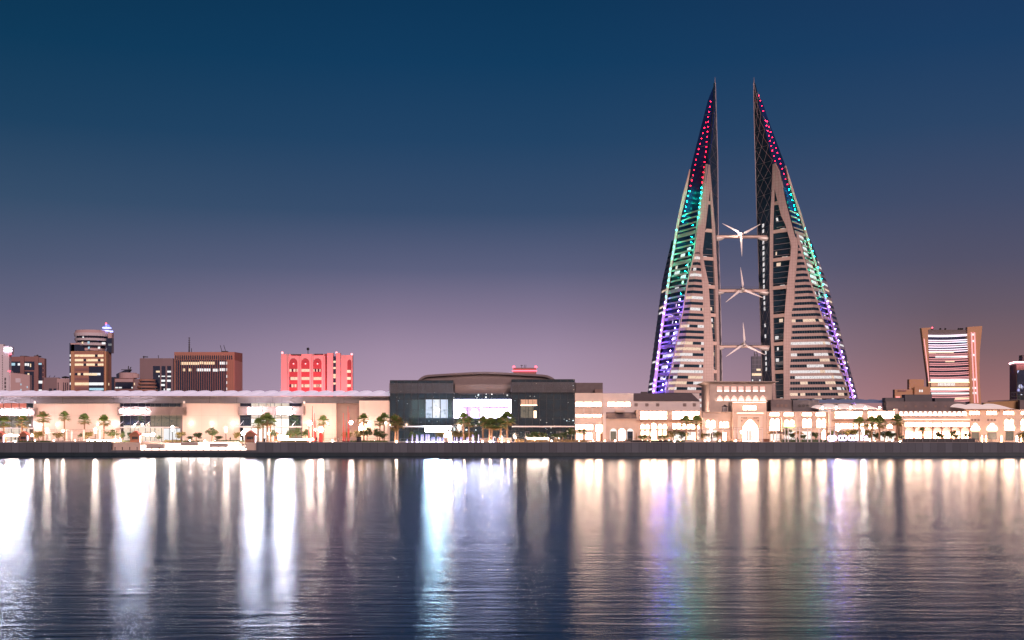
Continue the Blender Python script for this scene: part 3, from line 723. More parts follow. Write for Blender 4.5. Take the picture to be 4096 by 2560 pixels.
gb = thing('glass_building', 'dark glass building with two box wings and a low curved grey roof', 'building', (X(1930,DG), DG, GZ))
mat('grey_render', (0.27,0.215,0.205), 0.8, var=0.08)
mat('roof_grey', (0.24,0.195,0.2), 0.7, var=0.08)
# curved roof and the hall wall under it
top = [(1668,1524),(1676,1516),(1686,1508),(1698,1502),(1712,1499),(1790,1494),(1880,1489),(1940,1487),(2000,1489),(2090,1494),(2170,1498),(2190,1501),(2205,1507),(2216,1514),(2226,1524)]
inn = [(x_+(4 if x_ < 1940 else -4), y_+8) for x_, y_ in top]
DR = DG+9
g = MB()
for (a, b), (c, d) in zip(zip(top[:-1], top[1:]), zip(inn[:-1], inn[1:])):
    A, B, C_, D_ = P3(*a,DR), P3(*b,DR), P3(*c,DR), P3(*d,DR); dv = Vector((0,30,0))
    g.poly([A,B,D_,C_]); g.poly([A+dv,B+dv,B,A]); g.poly([C_,D_,D_+Vector((0,2,0)),C_+Vector((0,2,0))]); g.poly([A+dv,C_+dv,D_+dv,B+dv])
g.build('curved_roof', 'roof_grey', gb)
MB().prism([(X(a,DR+2),Z(b,DR+2)) for a, b in [(1672,1560)]+inn+[(2222,1560)]][::-1], DR+1.6, DR+28).build('hall_wall', 'grey_render', gb)
MB().pb(1813, 1538, 2046, 1572, DG+6.5, 4).build('hall_front', 'grey_render', gb)
g = MB()
for px in (1842,1888,1934,1980,2020): g.pb(px, 1497, px+1.2, 1572, DR+1.45 if px < 0 else DG+6.4, .1)
# wings
for side, a, b, t_, lab in (('left',1560,1813,1522,'glass_box'),('right',2046,2299,1518,'glass_party')):
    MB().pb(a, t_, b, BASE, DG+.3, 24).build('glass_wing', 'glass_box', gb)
    q = MB(); n = 15; l0, l1, lt, lb = a-4, b+4, t_+12, t_+50
    for k in range(n):
        y_ = lt+(lb-lt)*k/(n-1); q.pb(l0, y_-.45, l1, y_+.45, DG-1.5, .3)
        z = Z(y_, DG-1.5); q.box(X(l1,DG-1.5)-.25, X(l1,DG-1.5), DG-1.5, DG+8, z-.04, z+.04)
    for px in (l0+1, (l0+l1)/2, l1-1): q.pb(px-.5, lt, px+.5, lb, DG-1.15, .15)
    q.build('louvres', 'metal_grey', gb)
    MB().pb(a, t_-1.4, b, t_+.6, DG+.1, 24.4).build('parapet', 'metal_dark', gb)
    MB().pb(a+1 if side=='right' else a-2, 1703.5, b, 1708.5, DG-3.6, 3.8).build('entrance_canopy', 'steel_pale', gb)
    for k in range(10):
        px = a+(b-a)*k/9; MB().pb(px-.55, t_, px+.55, BASE, DG+.05, .2).build('mullion', 'metal_dark', gb)
    for y_ in (1571,1597,1640,1672,1723): MB().pb(a, y_-.4, b, y_+.4, DG+.12, .15).build('transom', 'metal_dark', gb)
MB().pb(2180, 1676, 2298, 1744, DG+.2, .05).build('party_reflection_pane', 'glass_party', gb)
# panes lit from inside
for a, b, c, d, key in ((1703,1598,1728,1672,'shop_blue'),(1731,1598,1760,1672,'mall_cool'),(1763,1598,1791,1672,'shop_blue'),(1638,1598,1700,1672,'glass_teal'),(1794,1598,1808,1672,'glass_teal'),
                        (2083,1598,2112,1620,'shop_orange'),(2114,1598,2148,1620,'shop_orange'),(2083,1622,2112,1672,'mall_dim'),(2114,1622,2134,1672,'mall_dim'),(2135,1643,2146,1672,'pane_warm')):
    MB().pb(a, b, c, d, DG+.16, .04).build('lit_pane', key, gb)
MB().pb(2083,1620.2,2148,1622,DG+.0,.1).build('light_bar', 'pane_white', gb)
MB().ball(P3(1752,1641,DG-.1), .45).build('spot_lamp', 'lamp_white', gb)
# middle curtain wall
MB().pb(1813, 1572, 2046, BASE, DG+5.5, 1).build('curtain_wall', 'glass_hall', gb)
MB().pb(1817, 1598, 2044, 1672, DG+5.2, .2).build('hall_window', 'hall_white', gb)
emit('hall_lilac', (0.58,0.42,0.76), 0.7); emit('hall_arch', (1,.95,1), 2.2)
def ring_arch(x0,x1,yb,ys,yt,D,w,key,nm,par):
    o_ = arch_pts(X(x0,D),X(x1,D),Z(yb,D),Z(ys,D),Z(yt,D),8,False); return MB().prism(o_, D, D+.05).build(nm, key, par)
MB().pb(1848, 1624, 1922, 1671, DG+5.08, .1).build('hall_screen', 'hall_lilac', gb)
for a, b in ((1846,1864),(1884,1912)): ring_arch(a, b, 1668, 1648, 1634, DG+5.0, 0, 'hall_arch', 'hall_archway', gb)
MB().pb(1930, 1625, 2036, 1636, DG+5.06, .12).build('hall_ceiling', 'hall_lilac', gb)
MB().pb(1834, 1574, 2040, 1576, DG+5.3, .1).build('ceiling_line', 'metal_grey', gb)
for k in range(9):
    px = 1813+233*k/8; MB().pb(px-.6, 1572, px+.6, BASE, DG+4.9, .25).build('mullion', 'metal_dark', gb)
for y_ in (1597,1640,1672,1723): MB().pb(1813, y_-.4, 2046, y_+.4, DG+4.95, .15).build('transom', 'metal_dark', gb)
for a, b, c, d in ((1640,1729,1654,1760),(2100,1726,2118,1760),(2225,1727,2255,1760)):
    q = MB(); q.pb(a, b, c, b+2, DG-.1, .2); q.pb(a, b, a+1.5, d, DG-.1, .2); q.pb(c-1.5, b, c, d, DG-.1, .2); q.pb((a+c)/2-.6, b+2.1, (a+c)/2+.6, d, DG-.1, .2)
    q.build('door_frame', 'metal_grey', gb)
s_ = thing('lit_sign', 'very bright bluish white screen over the glass building entrance', 'sign', P3(1745,1728,DG-4))
MB().pb(1701, 1708.8, 1789, 1727, DG-4.2, .5).build('lit_face', 'sign_cool', s_)
MB().pb(1700, 1708.7, 1790, 1728, DG-3.65, .2).build('backing', 'metal_grey', s_)
lamp(s_, P3(1745,1718,DG-6), 9000, (.65,.85,1), 1.0)
s_ = thing('lit_sign', 'tall white lit panel beside the entrance of the glass building', 'sign', P3(1797,1765,DG-3))
MB().pb(1778, 1728.5, 1806, 1766, DG-2.6, .4).build('lit_face', 'pane_bright', s_)
MB().pb(1775.5, 1728, 1777.8, 1768, DG-2.4, .3).build('post', 'steel_pale', s_)
# red-topped tower behind
DB = 900
t = thing('red_topped_tower', 'dark tower top with a glowing red band showing above the curved roof', 'tower', (X(2100,DB), DB, GZ))
emit('neon_red', (1.0,0.08,0.12), 5.0); emit('neon_pink', (1.0,0.3,0.32), 2.6)
MB().pb(2053, 1471, 2145, 1760, DB, 15).build('body', 'stone_brown', t)
MB().pb(2049, 1481, 2147, 1485, DB-1, 1).build('neon_band', 'neon_red', t)
for px in (2055,2143): MB().ball(P3(px,1468,DB+2), 1.0).build('beacon', 'neon_red', t)
q = MB()
for px in (2086,2097,2103): q.tube(P3(px,1471,DB+5), P3(px+1,1459,DB+5), .25, n=4)
q.tube(P3(2082,1462,DB+5), P3(2092,1462,DB+5), .25, n=4); q.build('aerials', 'metal_dark', t)
# ================================================================= traditional style mall on the right
DF = 446.0
def bldg(label, cat, a, b, D=DF, nm='arcade_building'):
    return thing(nm, label, cat, (X((a+b)/2,D), D, GZ))
def blk(par, nm, a, t_, b, bt, D, dep, key): return MB().pb(a, t_, b, bt, D, dep).build(nm, key, par)
def win(par, a, t_, b, bt, D, key='pane_bright', fr=1.0, shape='rect', name='window', frame='stone_pale'):
    """window: frame proud of the wall, pane set inside it"""
    q = MB(); f_ = MB()  # bright mall panes glow in place of wall niches lit from the sill
    if shape == 'rect': q.pb(a, t_, b, bt, D-.06, .1, 0)
    else:
        h = bt-t_; w_ = b-a; top_ = t_; spring = t_ + (min(h*.5, w_*.55))
        q.prism(arch_pts(X(a,D),X(b,D),Z(bt,D),Z(spring,D),Z(top_,D),6,shape=='point'), D-.06, D+.04, 0)
    if fr:
        f = fr
        for r in ((a-f,t_-f,b+f,t_),(a-f,bt,b+f,bt+f),(a-f,t_,a,bt),(b,t_,b+f,bt)): f_.pb(*r, D-.3, .36, 0)
        par = f_.build(name, frame, par); name = 'pane'
    return q.build(name, key, par)
def ledge(par, a, b, y, D, h=3, out=0.9, key='stone_pale', nm='cornice', glow=True):
    MB().pb(a, y, b, y+h, D-out, out+.2).build(nm, key, par)
def railrow(par, a, t_, b, bt, D):
    q = MB(); q.pb(a, t_, b, t_+1.2, D-1.0, .15); n = int((b-a)/4)
    for k in range(n+1): q.pb(a+(b-a-1)*k/n, t_+1.2, a+(b-a-1)*k/n+1, bt, D-1.0, .12)
    q.build('balcony_rail', 'white_render', par)
def strip(par, a, b, y, D, power, rot=0, nm='added_ledge_light', col=(1,.74,.62), up=True, out=1.1):
    """a linear wash light, added at a ledge to brighten the wall beside it"""
    MB().pb(a+1, y-1.2, b-1, y, D-out, .25).build(nm, 'ledge_glow', par)
    w = (b-a)*D/F; l = bpy.data.lights.new('bulb', 'AREA'); l.shape = 'RECTANGLE'; l.size = w; l.size_y = .2; l.energy = power*w*0.3; l.color = col
    o_ = bpy.data.objects.new('bulb', l); COL.objects.link(o_); o_.parent = par
    o_.location = P3((a+b)/2, y-1.6, D-out-.05) - WORLD_OF(par); o_.rotation_euler = (R(150 if up else 20),0,0)
# ---- A
A = bldg('tall pale block with three columns of lit windows right of the glass building', 'building', 2300, 2412)
blk(A,'wall',2300,1572,2411.5,BASE,DF,14,'stone_pale')
for a, b in ((2303,2333),(2337,2368),(2372,2404)):
    win(A,a,1609,b,1625,DF); win(A,a+2,1630,b-2,1655,DF,'stone_warm'); win(A,a,1658,b,1667,DF)
for a, b in ((2303,2334),(2338,2371)): win(A,a,1700,b,1718,DF); win(A,a+3,1731,b-3,1757,DF,'pane_white')
win(A,2384,1700,2408,1727,DF); win(A,2386,1728,2409,1762,DF,'pane_bright',1,'point')
MB().pb(2399,1733,2409,1763,DF-.4,.3).build('door','wood',A)
K = bldg('plain dark grey roof block behind the tall pale block', 'building', 2304, 2411, DF+16, 'roof_block')
blk(K,'wall',2302,1531,2411,1600,DF+16,14,'roof_slate'); blk(K,'lift_housing',2379,1557,2411,1572,DF+13,2.5,'stone_brown')
# ---- B
B = bldg('pale set back block with three bright upper windows', 'building', 2412, 2522)
blk(B,'wall',2412,1573,2534,BASE,DF+5,12,'white_render')
for a, b in ((2431,2461),(2466,2497),(2501,2520)): win(B,a,1609,b,1625,DF+5)
MB().pb(2464,1642,2498,1649,DF+1.5,3).build('dormer','stone_warm',B)
B2 = bldg('low arcade with three round arches and a dark sloping roof', 'building', 2412, 2548)
blk(B2,'wall',2424,1676,2547,BASE,DF-1,7,'stone_warm')
MB().poly([P3(2424,1675,DF-1.6),P3(2547,1675,DF-1.6),P3(2545,1649,DF+4.8),P3(2424,1649,DF+4.8)]).poly([P3(2424,1675.5,DF-1.6),P3(2424,1649,DF+4.8),P3(2424,1676,DF+4.8)]).build('roof','roof_slate',B2)
ledge(B2,2424,2547,1675,DF-1,2)
for k, (a, b) in enumerate(((2440,2467),(2474,2501),(2507,2534))):
    win(B2,a,1714,b,1762,DF-1,'mall_hot' if k != 1 else 'pane_white',1.5,'round','arched_opening')
    if k != 1: win(B2,a+3,1726,b-3,1762,DF-1.15,'glass_dark' if k == 2 else 'mall_dim',.8,'rect','door','wood')
blk(B2,'corner_pier',2412,1651,2423.5,BASE,DF-1.5,6,'white_render')
# ---- C
C1 = bldg('broad pale block with a dark hipped roof and two rows of bright windows', 'building', 2522, 2808)
blk(C1,'upper_wall',2522,1602,2800,1660,DF+6,12,'white_render')
MB().poly([P3(2518,1603,DF+5.4),P3(2799,1603,DF+5.4),P3(2766,1573,DF+12),P3(2536,1573,DF+12)]).poly([P3(2518,1603,DF+5.4),P3(2536,1573,DF+12),P3(2536,1603,DF+13)]).poly([P3(2799,1603,DF+5.4),P3(2799,1603,DF+13),P3(2766,1573,DF+12)]).build('roof','roof_slate',C1)
blk(C1,'roof_upstand',2566,1567,2590,1573,DF+13,3,'roof_dark'); blk(C1,'pale_gable',2768,1573,2797,1601,DF+14,6,'white_render')
blk(C1,'wall',2546,1640,2808,BASE,DF,6,'stone_warm')
for a in (2539,2582,2625,2733,2772):                       # carved star grilles
    q = MB()
    for i in range(4): q.tube(P3(a,1614+i*3.5,DF+5.9), P3(a+11,1614+i*3.5,DF+5.9), .09, n=4); q.tube(P3(a+i*3.7,1614,DF+5.9), P3(a+i*3.7,1625,DF+5.9), .09, n=4)
    q.build('grille','stone_brown',C1)
for a, b in ((2562,2593),(2599,2631),(2635,2667),(2690,2721),(2727,2759),(2763,2796)):
    win(C1,a,1646,b,1660,DF); win(C1,a,1664,b,1676,DF); 
ledge(C1,2546,2808,1682,DF,1.5,1.2,'wood','beam')
for a, b in ((2563,2578),(2582,2597),(2633,2648),(2652,2667)): win(C1,a,1697,b,1715,DF,'pane_bright',1,'point'); 
for a, b in ((2563,2578),(2582,2597),(2633,2648),(2652,2667)): win(C1,a+1,1722,b-1,1740,DF,'pane_white',.8,'round')
win(C1,2606,1693,2624,1715,DF,'pane_bright',1,'round'); win(C1,2604,1719,2627,1760,DF,'pane_white',1,'round','door')
for a in (2691,2709,2728,2747,2765,2783): win(C1,a,1696,a+14,1715,DF)
for a in (2690,2727,2763): win(C1,a,1728,a+32,1760,DF,'mall_hot',1,'rect','shop_window')
blk(C1,'awning',2675,1717,2808,1727,DF-2.6,2.5,'stone_brown')
# ---- D palace
DP = 478.0
Dp = bldg('tall square palace block with two rows of glowing niches under a wide cornice', 'building', 2808, 3088, DP, 'palace_building')
g = MB(); x0, x1 = X(2838,DP), X(3088,DP); xb = X(2806,DP+34)
zt, zb = Z(1533,DP), GZ
g.poly([(x0,DP,zb),(x1,DP,zb),(x1,DP,zt),(x0,DP,zt)]); g.poly([(xb,DP+34,zb),(x0,DP,zb),(x0,DP,zt),(xb,DP+34,zt)]); g.poly([(x1,DP,zb),(x1,DP+34,zb),(x1,DP+34,zt),(x1,DP,zt)]); g.poly([(xb,DP+34,zb),(xb,DP+34,zt),(x1,DP+34,zt),(x1,DP+34,zb)]); g.poly([(x0,DP,zt),(x1,DP,zt),(x1,DP+34,zt),(xb,DP+34,zt)])
g.build('wall','stone_warm',Dp)
g = MB()
for h0, h1, o_ in ((1533,1530,.8),(1530,1527.5,1.6),(1527.5,1526,2.2)):
    a0, a1 = Z(h0,DP), Z(h1,DP)
    g.poly([(x0-o_,DP-o_,a0),(x1+o_,DP-o_,a0),(x1+o_,DP-o_,a1),(x0-o_,DP-o_,a1)]); g.poly([(xb-o_,DP+34,a0),(x0-o_,DP-o_,a0),(x0-o_,DP-o_,a1),(xb-o_,DP+34,a1)])
    g.poly([(x0-o_,DP-o_,a0),(xb-o_,DP+34,a0),(x1+o_,DP+34,a0),(x1+o_,DP-o_,a0)]); g.poly([(x0-o_,DP-o_,a1),(x1+o_,DP-o_,a1),(x1+o_,DP+34,a1),(xb-o_,DP+34,a1)])
g.build('cornice','stone_pale',Dp)
emit('niche_glow', (1.0,0.60,0.52), 0.62); emit('niche_sill', (1.0,0.78,0.74), 2.2)
for i in range(7):
    a = 2868+i*28.7
    win(Dp,a,1546,a+20,1566,DP,'niche_glow',1,'rect','niche'); MB().pb(a+1,1562,a+19,1566,DP-.25,.15).build('niche_light','niche_sill',Dp)
    win(Dp,a+1,1581,a+21,1602,DP,'niche_glow',.8,'point','arched_niche'); MB().pb(a+2,1598,a+20,1602,DP-.25,.15).build('niche_light','niche_sill',Dp)
for r_, (ta, tb) in enumerate(((1549,1566),(1583,1600))):
    for i in range(6):
        f0, f1 = .12+i*.14, .2+i*.14; A_ = Vector((x0,DP,0)); B_ = Vector((xb,DP+34,0)); n_ = norm(B_, A_)*.12
        p, q_ = A_.lerp(B_,f0)+n_, A_.lerp(B_,f1)+n_; za, zb2 = Z(tb,DP), Z(ta,DP)
        MB().poly([(q_.x,q_.y,za),(p.x,p.y,za),(p.x,p.y,zb2),(q_.x,q_.y,zb2)]).build('side_niche','niche_sill',Dp)
l_ = lamp(Dp, Vector((xb-9, DP+8, GZ+12)), 5200, (1,.66,.55), .4)  # unseen lamp added off the wall to brighten the palace's side face
strip(Dp,2862,3070,1604,DP,26,out=.7)
# lower left part of the palace front
D2 = bldg('low pale wing with small lit windows left of the great arch', 'building', 2810, 2930)
blk(D2,'wall',2810,1648,2931,BASE,DF,8,'stone_warm'); ledge(D2,2810,2931,1647,DF,2)
blk(D2,'porch',2810,1673,2871,BASE,DF-2,1.9,'stone_pale'); ledge(D2,2808,2872,1671,DF-2,2)
for a, b in ((2825,2840),(2844,2860)): win(D2,a,1681,b,1694,DF-2,'pane_bright',.8,'point')
win(D2,2825,1696,2860,1710,DF-2); win(D2,2878,1700,2915,1710,DF)
for a in (2879,2892,2904): win(D2,a,1688,a+10,1699,DF,'pane_bright',.8,'round')
for a, b in ((2826,2846),(2849,2868)): win(D2,a,1722,b,1762,DF-2,'mall_hot',1,'rect','shop_window')
win(D2,2888,1730,2906,1762,DF,'pane_white',2,'rect','door','wood')
KK = bldg('tiny pale turret with a dark pointed roof left of the great arch', 'turret', 2890, 2905, DF+5, 'turret')
blk(KK,'wall',2891,1627,2908,1650,DF+6,2,'white_render'); MB().lathe(P3(2899,1628,DF+7),[(1.3,0),(.05,.9)],4).build('roof','roof_dark',KK)
# gatehouse with the great arch
G = bldg('gatehouse with a great pointed arch full of light under a deep cornice', 'gatehouse', 2930, 3070, DF-3, 'gatehouse')
D = DF-3
blk(G,'wall',2930,1608,3066,BASE,D+1.2,9,'stone_warm'); ledge(G,2926,3071,1604,D+1.2,3.5,1.3); ledge(G,2943,3057,1647,D+1.2,3.2,1.2,'stone_pale','ledge')
strip(G,2930,3064,1610.5,D+1.2,50,up=False,out=.8); strip(G,2946,3054,1653,D+1.2,40,up=False,out=.8)
for a in (2973,2991,3009): win(G,a,1624,a+15,1639,D+1.2)
q = MB()
for r in ((2950,1664,2963,BASE),(3039,1664,3050,BASE),(2963,1664,3039,1669)): q.pb(*r, D+.7, .48)
q.build('arch_surround','stone_pale',G)
win(G,2971,1678,3031,BASE,D+1.2,'pane_bright',0,'point','great_arch')
for a in (2984,3003): win(G,a,1722,a+15,1762,D+.9,'mall_hot',.7,'rect','door')
for a, y in ((2965,1667),(2974,1669),(2982,1669),(3014,1669),(3022,1669),(3029,1667),(2965,1680),(3030,1680)):
    MB().pb(a,y,a+5,y+5.5,D+1.1,.09).build('star_tile','stone_brown',G)
for a in (2959,3038): win(G,a,1723,a+7,1735,D+1.2,'pane_bright',.5,'rect','lantern_niche')
# ---- E
E1 = bldg('brown windowless upper storey left of the star grilles', 'building', 3084, 3172, DF+9, 'upper_storey')
blk(E1,'wall',3084,1599,3171.5,1660,DF+9,8,'roof_slate'); blk(E1,'link',3066,1606,3084,1660,DF+12,5,'roof_dark')
strip(E1,3086,3170,1647,DF+9,16,out=.6)
E2 = bldg('grey brown upper storey with three dark star grilles', 'building', 3172, 3275, DF+8, 'upper_storey')
blk(E2,'wall',3172,1600,3275,1660,DF+8,2,'fascia')
for a in (3192,3208,3225):
    q = MB()
    for k in range(8):
        t_ = k*math.pi/4; c = P3(a+6,1623,DF+7.85); q.tube(c+Vector((.2*math.cos(t_),0,.2*math.sin(t_))), c+Vector((.5*math.cos(t_),0,.5*math.sin(t_))), .13, n=4)
    q.build('star_grille','metal_dark',E2)
for a in (3106,3122,3139):
    MB().pb(a,1617,a+11,1628,DF+8.9,.09).build('carved_panel','stone_brown',E1)
E3 = bldg('pale mall front with four roof balconies and a green neon strip', 'building', 3068, 3330, DF)
blk(E3,'wall',3067,1646,3332,BASE,DF,8,'stone_warm')
for a, b in ((3080,3117),(3136,3174),(3209,3246),(3264,3302)):
    win(E3,a,1652,b,1663,DF,'pane_bright'); railrow(E3,a,1649,b,1655,DF)
for a, b in ((3081,3097),(3101,3118)): win(E3,a,1674,b,1700,DF,'pane_bright',1,'point')
blk(E3,'bay',3127,1672,3190,BASE,DF-1.5,1.4,'stone_pale'); ledge(E3,3125,3192,1670,DF-1.5,2)
for a, b in ((3138,3155),(3159,3176)): win(E3,a,1680,b,1694,DF-1.5,'pane_bright',1,'point')
emit('neon_green', (0.45,1.0,0.3), 12)
MB().pb(3139,1700,3177,1706,DF-1.9,.3).build('green_neon_strip','neon_green',E3)
for a in (3210,3230,3267,3287): win(E3,a,1675,a+16,1693,DF,'pane_bright',1,'point'); win(E3,a,1696,a+16,1711,DF,'pane_white'); 
win(E3,3080,1704,3118,1722,DF,'pane_bright'); 
for a, b in ((3082,3118),(3136,3180),(3208,3248)): win(E3,a,1726,b,1763,DF if b<3120 or a>3200 else DF-1.5,'mall_hot',1,'rect','shop_window')
win(E3,3288,1720,3302,1763,DF,'pane_bright',1,'point','door')
# cushion roof over the court
T = bldg('cushion roof with a blue upper tier and a pink lit lower tier', 'canopy roof', 3274, 3620, DF+3, 'cushion_roof')
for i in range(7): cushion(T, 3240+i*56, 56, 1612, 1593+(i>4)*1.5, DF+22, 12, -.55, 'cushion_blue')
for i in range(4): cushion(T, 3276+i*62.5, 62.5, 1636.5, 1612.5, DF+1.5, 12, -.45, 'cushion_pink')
MB().pb(3274,1637,3530,1640,DF+1.2,12).build('gutter','stone_brown',T)
for i, px in enumerate((3290,3345,3403,3461,3519)):
    MB().ball(P3(px,1630,DF+1.0),.3).build('spot_lamp','lamp_white',T)
MB().pb(3316,1640.3,3324,BASE,DF-2.2,.8).build('column','white_render',T)
# ---- F
F1 = bldg('mall front with two rows of wide bright windows behind the tall palms', 'building', 3332, 3583)
blk(F1,'wall',3332.5,1643,3583.5,BASE,DF,7,'stone_warm')
for a, b in ((3341,3373),(3378,3411),(3415,3448),(3473,3506),(3510,3545),(3549,3582)): win(F1,a,1646,b,1658,DF); win(F1,a,1662,b,1673,DF)
ledge(F1,3332,3583,1681,DF,1.5,1.2,'wood','beam')
for a in (3342,3360,3379,3397,3417,3441,3476,3495): win(F1,a,1696,a+14,1714,DF)
win(F1,3548,1697,3570,1712,DF,'pane_bright',1,'point')
for a in (3352,3372): win(F1,a,1730,a+15,1763,DF,'mall_dim',1,'rect','door','stone_warm')
for a in (3420,3470,3520,3550): win(F1,a,1726,a+30,1763,DF,'mall_hot',1,'rect','shop_window')
blk(F1,'awning',3340,1717,3412,1724,DF-2.4,2.3,'stone_pale')
# ---- G
G1 = bldg('long arcade with seven bright panels over columned arches', 'building', 3583, 3885)
blk(G1,'attic',3545,1606,3862,1660,DF+8,4,'roof_slate'); blk(G1,'wall',3584,1644,3861.5,1680,DF,8,'stone_warm')
blk(G1,'arcade_wall',3612,1677,3884,BASE,DF-3,6,'stone_warm'); ledge(G1,3610,3886,1672,DF-3,3.6,.9)
strip(G1,3614,3880,1678.5,DF-3,20,up=False,out=.6)
blk(G1,'pier',3579,1635,3592,1662,DF-1,1.8,'white_render')
for k in range(14): win(G1,3597+k*19.4,1646,3597+k*19.4+14.5,1662,DF,'pane_bright' if k==13 else 'niche_sill',.8,'round'); 
for k in range(14): MB().pb(3597+k*19.4+1,1657,3597+k*19.4+14,1662,DF-.25,.15).build('niche_light','pane_bright',G1)
for k in range(7):
    a = 3621+k*37
    win(G1,a,1691,a+33,1706,DF-3,'pane_bright' if k != 3 else 'niche_sill')
    win(G1,a-1,1709,a+34,1758,DF-3,'niche_glow',.5,'round','arched_opening')
    for b in (a+3,a+20): win(G1,b,1728,b+10,1752,DF-3.15,'pane_bright',0,'rect','shop_window')
    c = P3(a+35.5,1765,DF-4.2)
    MB().lathe((c.x,c.y,GZ),[(.5,0),(.45,.3),(.28,.4),(.26,4.1),(.45,4.5),(.6,5.2),(.25,5.25)],8).build('column','stone_brown',G1)
for k in range(6): 
    q = MB(); a = 3618+k*40; q.pb(a,1621,a+9,1629,DF+7.9,.09); q.build('carved_panel','stone_brown',G1)
# ---- H
H1 = bldg('mall front with cloverleaf niches at the right edge', 'building', 3862, 4100)
blk(H1,'wall',3862,1638,4260,BASE,DF+.5,8,'stone_warm')
for a, b in ((3878,3917),(3947,3986),(4015,4055),(4085,4125)): win(H1,a,1646,b,1658,DF+.5,'pane_bright'); railrow(H1,a,1643,b,1649,DF+.5)
def clover(par, a, b, t_, bt, D, key):
    c = (a+b)/2; w_ = (b-a)/2; pts = [(a,bt),(b,bt)]
    for k in range(0,5): u = k/4*math.pi*.5; pts.append((c+w_*.62+w_*.38*math.cos(u)-0, bt-(bt-t_)*.35-w_*.38*math.sin(u)))
    for k in range(0,9): u = k/8*math.pi; pts.append((c+w_*.5*math.cos(u), t_+w_*.5-w_*.5*math.sin(u)))
    for k in range(4,-1,-1): u = k/4*math.pi*.5; pts.append((c-w_*.62-w_*.38*math.cos(u), bt-(bt-t_)*.35-w_*.38*math.sin(u)))
    MB().pprism(pts, D-.06, .1).build('clover_niche', key, par)
for a, b in ((3884,3919),(3949,3989)):
    q = MB(); q.pb(a-2,1687,b+2,1689.5,D+3.2,.4); q.build('niche_hood','stone_pale',H1)
    clover(H1,a,b,1692,1720,DF+.45,'niche_sill'); MB().pb(a+1,1713,b-1,1720,DF+.2,.15).build('niche_light','pane_bright',H1)
    win(H1,a+3,1729,b-2,1757,DF+.5,'mall_dim',1,'rect','door','stone_warm')
    for k in range(3): MB().pb(a+k*13,1676,a+k*13+9,1684,DF+.4,.09).build('carved_panel','stone_brown',H1)
for o_ in (0,66):
    for a in (4018,4038): win(H1,a+o_,1677,a+o_+16,1700,DF+.5,'pane_bright',1,'point')
    win(H1,4019+o_,1705,4059+o_,1720,DF+.5); win(H1,4023+o_,1725,4055+o_,1762,DF+.5,'mall_dim',1,'rect','door','stone_warm')
HT = bldg('short pink cushion roof at the right end of the mall', 'canopy roof', 3858, 4055, DF, 'cushion_roof')
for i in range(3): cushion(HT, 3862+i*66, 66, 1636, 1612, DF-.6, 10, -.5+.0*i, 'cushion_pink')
MB().pb(3860,1636.3,4062,1639,DF-.9,10).build('gutter','stone_brown',HT)
TS = bldg('tan sloping roof end rising behind the pink cushion roof', 'building', 3935, 4096, DF+16, 'roof_block')
MB().pprism([(3935,1640),(4079,1640),(4079,1600),(3935,1611)],DF+14,2).build('wall','canvas_tan',TS)
MB().pb(4079.5,1600,4260,1640,DF+11,2).build('grey_wing','roof_slate',TS)
MB().pprism([(3963,1606),(4079,1600.5),(4079,1597),(3963,1603)],DF+13.5,3).build('roof_edge','roof_dark',TS)
for nm_, a, t_, b, bt, lab in (('roof_block',3541,1591,3616,1606,'low dark plant block behind the blue roof cushions'),('roof_block',3620,1578,3728,1607,'large dark plant block on the mall roof left of the flared hotel'),('roof_block',3740,1591,3817,1607,'small dark plant block at the foot of the flared hotel')):
    kb = bldg(lab,'roof block',a,b,DF+20,nm_); blk(kb,'wall',a,t_,b,bt+20,DF+20,4,'fascia'); 
# ================================================================= buildings far behind
room('win_warm', (0.8,0.45,0.24), (1.0,0.74,0.48), 1.1, 0.6, 0.3, 1.6, 1.2)
room('win_white', (0.6,0.6,0.62), (0.95,0.95,0.95), 1.1, 0.6, 0.3, 1.6, 1.2)
room('win_blue', (0.15,0.3,0.5), (0.5,0.8,0.95), 0.9, 0.6, 0.2, 1.6, 1.2)
mat('far_brown', (0.34,0.18,0.17), 0.8, var=0.08, sc_=.1); mat('far_mauve', (0.30,0.21,0.22), 0.8, var=0.08, sc_=.1)
mat('far_pink', (0.62,0.43,0.42), 0.8, var=0.05, sc_=.1); mat('far_white', (0.8,0.72,0.76), 0.7, var=0.04, sc_=.1)
mat('far_orange', (0.46,0.23,0.17), 0.8, var=0.06, sc_=.1); mat('far_tan', (0.62,0.35,0.2), 0.8, var=0.05, sc_=.1)
def far(label, a, b, D, nm='office_block', cat='building'): return thing(nm, label, cat, (X((a+b)/2,D), D, GZ), None)
def fb(par, nm, a, t_, b, bt, D, dep, key):
    dep = min(dep, 4.5)
    return MB().pb(a, t_, b, bt, D, dep).build(nm, key, par)
GB = 1770
def wrow(par, a, b, t_, bt, D, p, keys=('glass_dark','win_white','win_warm'), n=6, rnd=random, warm=.3, nm='window'):
    """one floor's strip of windows"""
    q = MB(); w_ = (b-a)/n
    for k in range(n): q.pb(a+w_*k+w_*.04, t_, a+w_*(k+1)-w_*.04, bt, D-.25, .3, (2 if rnd.random()<warm else 1) if rnd.random()<p else 0)
    return q.build(nm, list(keys), par)
rn = random.Random(3)
D = 900
b = far('slim white tower with glowing sign bars at the left edge', 0, 47, D, 'white_tower')
fb(b,'wall',-40,1377,13,GB,D+2,18,'far_white'); fb(b,'side_wing',13.2,1384,36,GB,D,16,'far_white'); fb(b,'annex',36.2,1483,42,GB,D+1,14,'far_white')
for y0, y1 in ((1391,1396),(1400,1406)): fb(b,'sign_bar',16,y0,46,y1,D-1,1.2,'sign_bar') if 'sign_bar' in M else (emit('sign_bar',(0.85,0.8,1.0),4.5), fb(b,'sign_bar',16,y0,46,y1,D-1,1.2,'sign_bar'))
